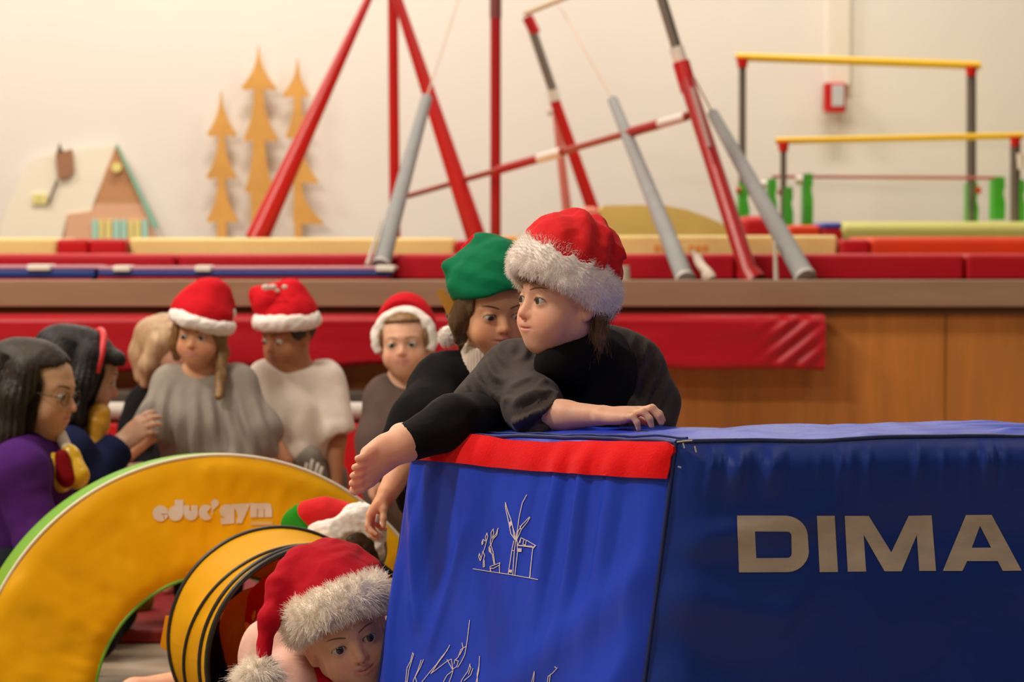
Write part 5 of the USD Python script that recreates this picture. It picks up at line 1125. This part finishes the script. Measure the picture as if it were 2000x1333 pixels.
def child_white():
    d = 7.35; W = lambda x, y, k=0: P(x, y, d + k); H = Head(P(562, 655, d), rot(-40, 16, 2), .98)
    neck = W(566, 712, .03); sh = (W(520, 742, .0), W(634, 742, .05)); pel = W(590, 930, .05)
    t, ch = stander('dark haired child in a white t-shirt and red santa hat looking down', H, SK3, (.02, .012, .008), d, neck, sh, [(W(528, 845, -.06), W(560, 905, -.12), None), (W(655, 855, .0), W(655, 945, -.04), (V(-.15, -.1, -1), V(.9, -.3, 0), 'L'))], pel, paint=dict(lips=(.30, .12, .10), blush=.15, brow=.9))
    H.eyes(t, -.1, -.4, (.02, .01, .006))
    C = Soft(); C.rc(sh[0], sh[1], .050, .052, .04); C.rc(neck + V(0, 0, -.02), W(572, 820, .02), .05, .098, .05); C.rc(W(572, 820, .02), W(572, 880, .0), .098, .105, .05); C.rc(ch, pel, .100, .105, .03)
    C.rc(sh[1], W(652, 838, .0), .060, .068, .03, cut=[(W(650, 855, 0), unit(V(.3, -.1, -.95)))]); C.rc(sh[0], W(522, 840, -.05), .056, .06, .03, cut=[(W(522, 845, -.05), unit(V(-.2, 0, -1)))]); C.rc(W(575, 880, 0), W(582, 895, -.06), .06, .04, .03)
    C.rc(H.w(0, -.02, -.10), neck + V(-.01, -.012, .0), .052, .052, .008, op='s'); C.add(lambda p: -(p[..., 2] - P(0, 905, d)[2]), pel, .4, .01, 'i')
    cm = surf(C, .0055); v = cm.vertices; x = v[:, 0] - neck[0]; push(cm, .0042 * np.sin(x * 95 + meshkit.fbm(v * 6, 2, 14) * 6) * np.clip((neck[2] - .1 - v[:, 2]) * 6, 0, 1) + (meshkit.fbm(v * 10, 2, 16) - .5) * .012)
    obj('white_t_shirt', cm, cloth('white_cotton', (.74, .66, .58), .85, bump=.1), t, True)
    Tt = Soft()
    for sx in (-.05, .05):
        h0 = pel + V(sx, 0, -.02); Tt.rc(pel + V(0, -.02, .02), h0, .095, .088, .03); Tt.rc(h0, V(h0[0], h0[1], .32), .085, .07, .03, cut=[(V(0, 0, .33), V(0, 0, -1))])
    Tt.rc(W(598, 900, -.07), W(602, 940, -.06), .05, .06, .03)
    so = obj('grey_shorts', surf(Tt, .008), cloth('grey_shorts_cotton', (.20, .18, .15), .85), t, True)
    for x0, y0, x1, y1 in [(600, 905, 596, 925), (611, 898, 604, 932), (622, 905, 613, 936), (630, 912, 621, 940)]: obj('white_stripe', T((x0, y0, d - .125), (x1, y1, d - .13), 7), M_white, so)
    hair_cap(t, H, mat('black_hair', (.015, .010, .008), .5), open_z=.045, front=.005, r=(.0745, .090, .076))
    ho = hat_simple(t, H, (10, 1), M_hatred2, [(W(562, 612, .02), .076), (W(566, 582, .02), .050), (W(573, 562, .03), .022)], seed=5, th=.025, tw=.018, cz=.046)
    hx = Soft(); hx.rc(W(525, 595, -.02), W(502, 575, .0), .05, .018, .03); hx.rc(W(505, 577, 0), W(545, 570, .0), .02, .03, .03); obj('hat_fold', folds(surf(hx, .004), .003, 20), M_hatred2, ho, True)
    for x, y, r in ((520, 562, 9), (533, 561, 8), (542, 568, 5), (556, 561, 6)): obj('glitter_patch', trimesh.creation.icosphere(2, r * d / FPX).apply_scale((1, .4, .7)).apply_translation(W(x, y, -.075)), mat('pale_glitter', (.62, .55, .48), .3), ho, True)
def child_toddler():
    d = 6.85; W = lambda x, y, k=0: P(x, y, d + k); H = Head(P(791, 676, d), rot(-5, -4, -3), .95, chub=1.14)
    neck = W(796, 752, .03); sh = (W(752, 775, .02), W(845, 775, .03)); pel = W(800, 935, .05)
    t, ch = stander('toddler in a fluffy white brimmed santa hat facing the camera in a taupe shirt', H, SK1, (.16, .09, .04), d, neck, sh, [(W(735, 850, -.02), W(728, 930, -.05), (V(0, -.2, -1), V(-.9, -.3, 0), 'R')), (W(862, 850, .02), W(862, 930, 0), (V(0, -.2, -1), V(.9, -.3, 0), 'L'))], pel, paint=dict(brow=.35))
    H.eyes(t, 0, 0, (.04, .03, .025))
    C = Soft(); C.rc(sh[0], sh[1], .052, .052, .05); C.rc(neck + V(0, 0, -.015), W(798, 840, .02), .055, .105, .05); C.rc(W(798, 840, .02), W(798, 960, .05), .108, .12, .05)
    C.rc(sh[0], W(738, 860, -.02), .052, .055, .03); C.rc(W(738, 860, -.02), W(730, 940, -.05), .055, .05, .03, cut=[(W(731, 925, -.05), unit(V(0, -.2, -1)))]); C.rc(sh[1], W(862, 870, .02), .052, .055, .03)
    C.rc(H.w(0, -.01, -.10), neck + V(0, -.01, .0), .048, .048, .008, op='s')
    trousers(t, pel, .95, cloth('taupe_jersey', (.115, .078, .066), .85)); obj('taupe_shirt', folds(surf(C, .007), .004, 9, 3, (1.6, 1, .5)), cloth('taupe_jersey', (.115, .078, .066), .85), t, True)
    hair_cap(t, H, mat('honey_hair', (0, 0, 0)), open_z=.07, open_x=.064, front=-.002)
    ht = Soft(); ht.el(H.w(0, -.03, .045), (.090, .095, .085), H.R, .02); ht.rc(H.w(0, -.05, .09), H.w(.05, -.10, .03), .07, .03, .03); ht.rc(H.w(.05, -.10, .03), H.w(.06, -.11, -.05), .03, .018, .02); ht.add(lambda p: np.maximum(H.loc(p)[..., 1] + .0 - .2 * (H.loc(p)[..., 2] - .06), -(H.loc(p)[..., 2] + .05)), H.c, .3, .003, 'i')
    ho = obj('santa_hat', surf(ht, .0042), M_hatred2, t, True)
    # brim pulled down round the face
    a = np.linspace(math.radians(-205), math.radians(25), 60); pts = np.stack([-.079 * np.cos(a) * 1.0, .024 + .018 * np.sin(-a) , .018 - .078 * np.sin(a)], 1); pts = H.wv(np.stack([.0815 * np.cos(a), np.full(60, .012), .018 - .081 * np.sin(a)], 1))
    br = tube(pts, .0185 * (1 - .25 * np.linspace(-1, 1, 60) ** 6), 24); v = br.vertices; push(br, (meshkit.fbm(v * 60, 3, 8) - .5) * .010); obj('fur_trim', br, M_furw, ho, True)
def person_blond():
    d = 7.6; W = lambda x, y, k=0: P(x, y, d + k); H = Head(P(330, 678, d), rot(70, 6, 0), .98)
    neck = W(318, 752, .03); sh = (W(285, 790, .06), W(345, 785, -.08)); pel = W(300, 950, .06)
    t, ch = stander('fair haired person in black mostly hidden behind the child in grey', H, SK1, (.35, .22, .10), d, neck, sh, [(W(280, 880, .0), W(300, 925, -.10), (V(.5, -.5, -.5), V(0, 0, 1), 'R')), (W(335, 880, -.14), W(330, 925, -.2), None)], pel)
    H.eyes(t)
    C = Soft(); C.rc(sh[0], sh[1], .055, .055, .05); C.rc(neck + V(0, 0, -.01), W(305, 850, .03), .056, .11, .05); C.rc(W(305, 850, .03), W(300, 960, .05), .11, .12, .05); C.rc(sh[0], W(280, 880, 0), .055, .05, .03); C.rc(sh[1], W(335, 880, -.14), .055, .05, .03); C.rc(W(280, 880, 0), W(300, 925, -.1), .048, .04, .02); C.rc(W(335, 880, -.14), W(330, 925, -.2), .048, .04, .02)
    C.rc(H.w(0, -.01, -.10), neck + V(0, 0, .01), .05, .05, .008, op='s'); obj('black_top', folds(surf(C, .0065), .004, 9), cloth('black_knit', (0, 0, 0)), t, True); trousers(t, pel, .98, cloth('black_shorts', (0, 0, 0)))
    hair_cap(t, H, mat('fair_hair', (.46, .30, .17), .5, noise=.2, nscale=60, stretch=(1, 1, .2)), [[((0, -.07, .03), .05), ((0, -.085, -.03), .045), ((0, -.075, -.10), .035)], [((-.06, -.01, .01), .03), ((-.072, -.03, -.06), .026), ((-.06, -.04, -.12), .016)], [((.06, -.01, .01), .03), ((.072, -.03, -.06), .026), ((.06, -.04, -.12), .016)]], front=.012)
def long_hair(t, H, m, name='hair', oz=.062, extra=()):
    s = H.s; hr = Soft(); hr.el(H.w(0, -.017, .030), (.080 * s, .093 * s, .082 * s), H.R, .01)
    for sx in (-1, 1): hr.chain([H.w(sx * .062, -.008, .045), H.w(sx * .079, -.015, -.02), H.w(sx * .080, -.012, -.10), H.w(sx * .072, .0, -.17)], [.030 * s, .028 * s, .026 * s, .016 * s], .03)
    hr.chain([H.w(0, -.075, .04), H.w(0, -.094, -.04), H.w(0, -.095, -.12), H.w(0, -.08, -.185)], [.055 * s, .055 * s, .050 * s, .03 * s], .04)
    for sx in (-1, 1): hr.chain([H.w(sx * .04, -.06, .0), H.w(sx * .055, -.075, -.08), H.w(sx * .05, -.06, -.17)], [.045 * s, .042 * s, .026 * s], .03)
    for e in extra: hr.chain([H.w(*q) for q, _ in e], [r * s for _, r in e], .02)
    hr.add(lambda p: -np.minimum(np.minimum(oz - H.loc(p)[..., 2] - .3 * np.abs(H.loc(p)[..., 0]), H.loc(p)[..., 1] - .012), .066 - np.abs(H.loc(p)[..., 0])), H.c, .25, .006, 's')
    m_ = surf(hr, .0068); v = H.loc(m_.vertices); ang = np.arctan2(v[:, 0], v[:, 1] + .02)
    push(m_, .0035 * s * np.sin(ang * 46 + meshkit.fbm(v * 10, 2, 3) * 8) * np.clip((.09 - v[:, 2]) * 12, 0.2, 1))
    ho = obj(name, m_, m, t, True)
    rg = np.random.default_rng(7); n = 1500; a = rg.uniform(-2.7, 2.7, n); a = np.where(np.abs(a) < .9, np.sign(a) * (.9 + np.abs(a)), a); tt = np.linspace(0, 1, 6)
    rows = []
    for k in tt:
        z = .07 - .25 * k; rad = np.where(np.abs(a) < 1.9, .092, .108) * (1 - .10 * k) * (.80 + .2 * min(1, k * 5)); rows.append(H.wv(np.stack([np.sin(a + math.pi * 0) * rad * .86, np.cos(a) * rad - .020, np.full(n, z)], 1) + rg.normal(0, .0022, (n, 3))))
    curves('hair_strands', np.stack(rows, 1), .0007, m, ho)
    return ho
M_dkhair = mat('dark_brown_long_hair', (.020, .011, .006), .55, .3, noise=.3, nscale=60, stretch=(1, 1, .15))
def woman_purple():
    d = 6.2; W = lambda x, y, k=0: P(x, y, d + k); H = Head(P(74, 762, d), rot(76, 8, 3), 1.16, adult=1, chub=.85, smile=.3)
    neck = W(62, 868, .03); sL, sR = W(35, 925, -.17), W(30, 915, .17); pel = V(neck[0] - .04, d + .02, .32); ch = W(40, 960, .02)
    S = Soft(); H.put(S); S.rc(H.w(0, -.025, -.05), neck, .050, .056, .03); S.rc(sL, sR, .055, .055, .05); S.rc(neck, ch, .06, .10, .05); S.rc(ch, pel, .105, .12, .06)
    eR, wR = W(78, 1060, -.22), W(180, 1010, -.10); S.chain([sL, eR, wR], [.05, .042, .028], .02); hand(S, wR, hframe(V(1, .3, .1), V(0, -.8, .5), 'R'), sc=1.4, wrist_r=.024)
    eL, wL = W(70, 1050, .22), W(170, 1000, .12); S.chain([sR, eL, wL], [.05, .042, .028], .02); hand(S, wL, hframe(V(1, -.1, .1), V(0, .8, .5), 'L'), sc=1.4, wrist_r=.024)
    for y in (-.10, .10): S.chain([pel + V(0, y, -.05), V(pel[0] + .17, d + y, .13), V(pel[0] - .20, d + y, .085)], [.09, .065, .045], .03); S.chain([V(pel[0] - .20, d + y, .08), V(pel[0] - .30, d + y, .07)], [.035, .025], .02)
    t = body_thing('woman with long dark hair and glasses in a purple jumper kneeling at left', .009, S, H, (.56, .32, .20), (.03, .02, .012), [H.fine(.0048)], brow=.8)
    H.eyes(t, .0, -.2, (.03, .015, .01))
    C = Soft(); C.rc(sL, sR, .064, .066, .05); C.rc(neck, sL, .05, .062, .06); C.rc(neck + V(0, 0, -.03), ch, .065, .12, .05); C.rc(ch, pel, .125, .135, .05); C.rc(sL, eR, .064, .060, .03); C.rc(eR, wR, .060, .045, .02, cut=[(lerp3(eR, wR, .85), unit(wR - eR))]); C.rc(sR, eL, .07, .06, .03); C.rc(eL, wL, .06, .045, .02, cut=[(lerp3(eL, wL, .85), unit(wL - eL))]); C.rc(H.w(0, -.01, -.115), neck, .055, .058, .008, op='s')
    obj('purple_jumper', folds(surf(C, .007), .005, 8, 3), cloth('purple_knit', (.060, .014, .125), .85), t, True)
    Tt = Soft(); Tt.rc(pel + V(0, 0, .02), pel, .13, .135, .03)
    for y in (-.10, .10): Tt.rc(pel + V(0, y, -.05), V(pel[0] + .17, d + y, .135), .105, .08, .03); Tt.rc(V(pel[0] + .17, d + y, .135), V(pel[0] - .20, d + y, .09), .075, .055, .03)
    obj('dark_trousers', folds(surf(Tt, .009), .004, 9), cloth('dark_trousers_cotton', (.012, .014, .02), .85), t, True)
    long_hair(t, H, M_dkhair, oz=.074)
    # glasses
    gm = mat('dark_metal_frame', (.10, .085, .07), .3, metal=.6); gl = None
    for sx in (1, -1):
        a = np.linspace(0, 2 * np.pi, 33)[:-1]; ring = H.wv(np.stack([sx * EYE_X + .0195 * np.cos(a), .0845 - .004 * np.abs(np.cos(a)), -.003 + .0155 * np.sin(a)], 1)); r = obj('glasses_rim' if sx < 0 else 'glasses', tube(ring, .0011, 8, closed=True), gm, t if sx > 0 else gl)
        gl = gl or r; obj('glasses_arm', tube(H.wv([(sx * .049, .081, 0), (sx * .066, .05, .002), (sx * .072, -.005, .004)]), .0012, 8), gm, gl)
    obj('glasses_bridge', tube(H.wv([(-.010, .085, .002), (0, .088, .004), (.010, .085, .002)]), .0011, 8), gm, gl)
    # yellow bow with red middle, white collar
    b1 = Soft(); b1.rc(W(140, 895, -.02), W(148, 930, -.03), .024, .034, .03); b1.rc(W(138, 885, -.02), W(134, 880, -.02), .015, .015, .02); bo = obj('yellow_bow', folds(surf(b1, .004), .002, 20), mat('yellow_satin', (.68, .42, .012), .3, .5, noise=.1, nscale=20), t, True)
    b2 = Soft(); b2.rc(W(104, 900, -.05), W(118, 938, -.05), .020, .032, .02); obj('bow_loop', folds(surf(b2, .004), .002, 20), mat('yellow_satin', (0, 0, 0)), bo, True)
    b3 = Soft(); b3.rc(W(121, 892, -.06), W(126, 934, -.06), .018, .028, .02); obj('red_ribbon', surf(b3, .004), cloth('dark_red_ribbon', (.22, .006, .010), .6), bo, True)
    k = Soft(); k.rc(W(118, 850, .0), W(134, 882, -.02), .016, .014, .02); obj('white_collar', surf(k, .004), cloth('white_cotton', (0, 0, 0)), t, True)
def woman_headband():
    d = 6.75; W = lambda x, y, k=0: P(x, y, d + k); H = Head(P(160, 732, d), rot(112, 14, 4), 1.18, adult=1, chub=.85)
    neck = W(135, 838, .03); sL, sR = W(128, 890, -.17), W(118, 885, .15); pel = V(neck[0] - .08, d + .05, .32); ch = W(120, 940, .02)
    S = Soft(); H.put(S); S.rc(H.w(0, -.025, -.05), neck, .050, .056, .03); S.rc(sL, sR, .055, .055, .05); S.rc(neck, ch, .06, .10, .05); S.rc(ch, pel, .105, .12, .06)
    eR, wR = W(165, 945, -.16), W(236, 868, -.05); S.chain([sL, eR, wR], [.05, .042, .028], .02); hand(S, wR, hframe(V(.6, -.1, .5), V(-.3, -.8, .3), 'R'), sc=1.3, wrist_r=.024)
    eL, wL = W(170, 960, .2), W(225, 930, .12); S.chain([sR, eL, wL], [.05, .042, .028], .02); hand(S, wL, hframe(V(1, -.1, .1), V(0, .8, .5), 'L'), sc=1.4, wrist_r=.024)
    for y in (-.10, .10): S.chain([pel + V(0, y, -.05), V(pel[0] + .17, d + y, .10), V(pel[0] - .20, d + y, .065)], [.09, .065, .045], .03); S.chain([V(pel[0] - .20, d + y, .06), V(pel[0] - .30, d + y, .05)], [.035, .025], .02)
    t = body_thing('woman with a red headband and long black hair kneeling, turned away', .009, S, H, (.50, .30, .20), (.02, .012, .01), [H.fine(.0048)], brow=.8)
    H.eyes(t)
    C = Soft(); C.rc(sL, sR, .072, .072, .05); C.rc(neck + V(0, 0, -.03), ch, .065, .12, .05); C.rc(ch, pel, .125, .135, .05); C.rc(sL, eR, .072, .062, .03); C.rc(eR, wR, .062, .045, .02, cut=[(lerp3(eR, wR, .9), unit(wR - eR))]); C.rc(sR, eL, .07, .06, .03); C.rc(eL, wL, .06, .045, .02, cut=[(lerp3(eL, wL, .85), unit(wL - eL))]); C.rc(H.w(0, -.01, -.115), neck, .055, .058, .008, op='s')
    obj('navy_jumper', folds(surf(C, .007), .005, 8, 3), cloth('navy_knit', (.010, .013, .045), .85), t, True)
    Tt = Soft(); Tt.rc(pel + V(0, 0, .02), pel, .13, .135, .03)
    for y in (-.10, .10): Tt.rc(pel + V(0, y, -.05), V(pel[0] + .17, d + y, .105), .105, .08, .03); Tt.rc(V(pel[0] + .17, d + y, .105), V(pel[0] - .20, d + y, .07), .075, .055, .03)
    obj('dark_trousers', folds(surf(Tt, .009), .004, 9), cloth('dark_green_cotton', (.008, .018, .012), .85), t, True)
    ho = long_hair(t, H, mat('black_long_hair', (.008, .006, .005), .55, .3, noise=.3, nscale=60, stretch=(1, 1, .15)), extra=[[((-.05, .055, .055), .024), ((0, .066, .05), .026), ((.05, .055, .055), .024)]])
    a = np.linspace(-1.75, 1.75, 40); bp = H.wv(np.stack([.086 * np.sin(a), np.full(40, .012), .030 + .083 * np.cos(a)], 1)); ob = []
    obj('red_headband', tube(bp, .0095, 12), mat('red_band', (.58, .015, .02), .5), t)
    k = Soft(); k.rc(W(192, 812, -.06), W(184, 868, -.08), .030, .026, .03); k.rc(W(200, 806, -.05), W(196, 830, -.06), .018, .02, .02); obj('yellow_scarf', folds(surf(k, .004), .003, 18), mat('gold_satin', (.50, .25, .015), .35, .5), t, True)

for fn in (child_main, child_elf, child_crawl, child_behind, child_grey, child_white, child_toddler, person_blond, woman_purple, woman_headband):
    fn()

# small things on the floor beyond the arch
S = Soft(); c = P(232, 1222, 7.2); S.rc(c + V(-.05, 0, -.03), c + V(.05, 0, -.04), .055, .06, .04); S.rc(c + V(0, 0, 0), c + V(.06, .03, .07), .05, .04, .04)
S.add(lambda p: -(p[..., 2] - .046), c, .3, .004, 'i')
tag(obj('cloth_bundle', folds(surf(S, .006), .010, 9, 3), cloth('lime_cloth', (.18, .17, .02), .8)), 'crumpled olive green cloth bundle on the red floor mat inside the arch opening', 'cloth')
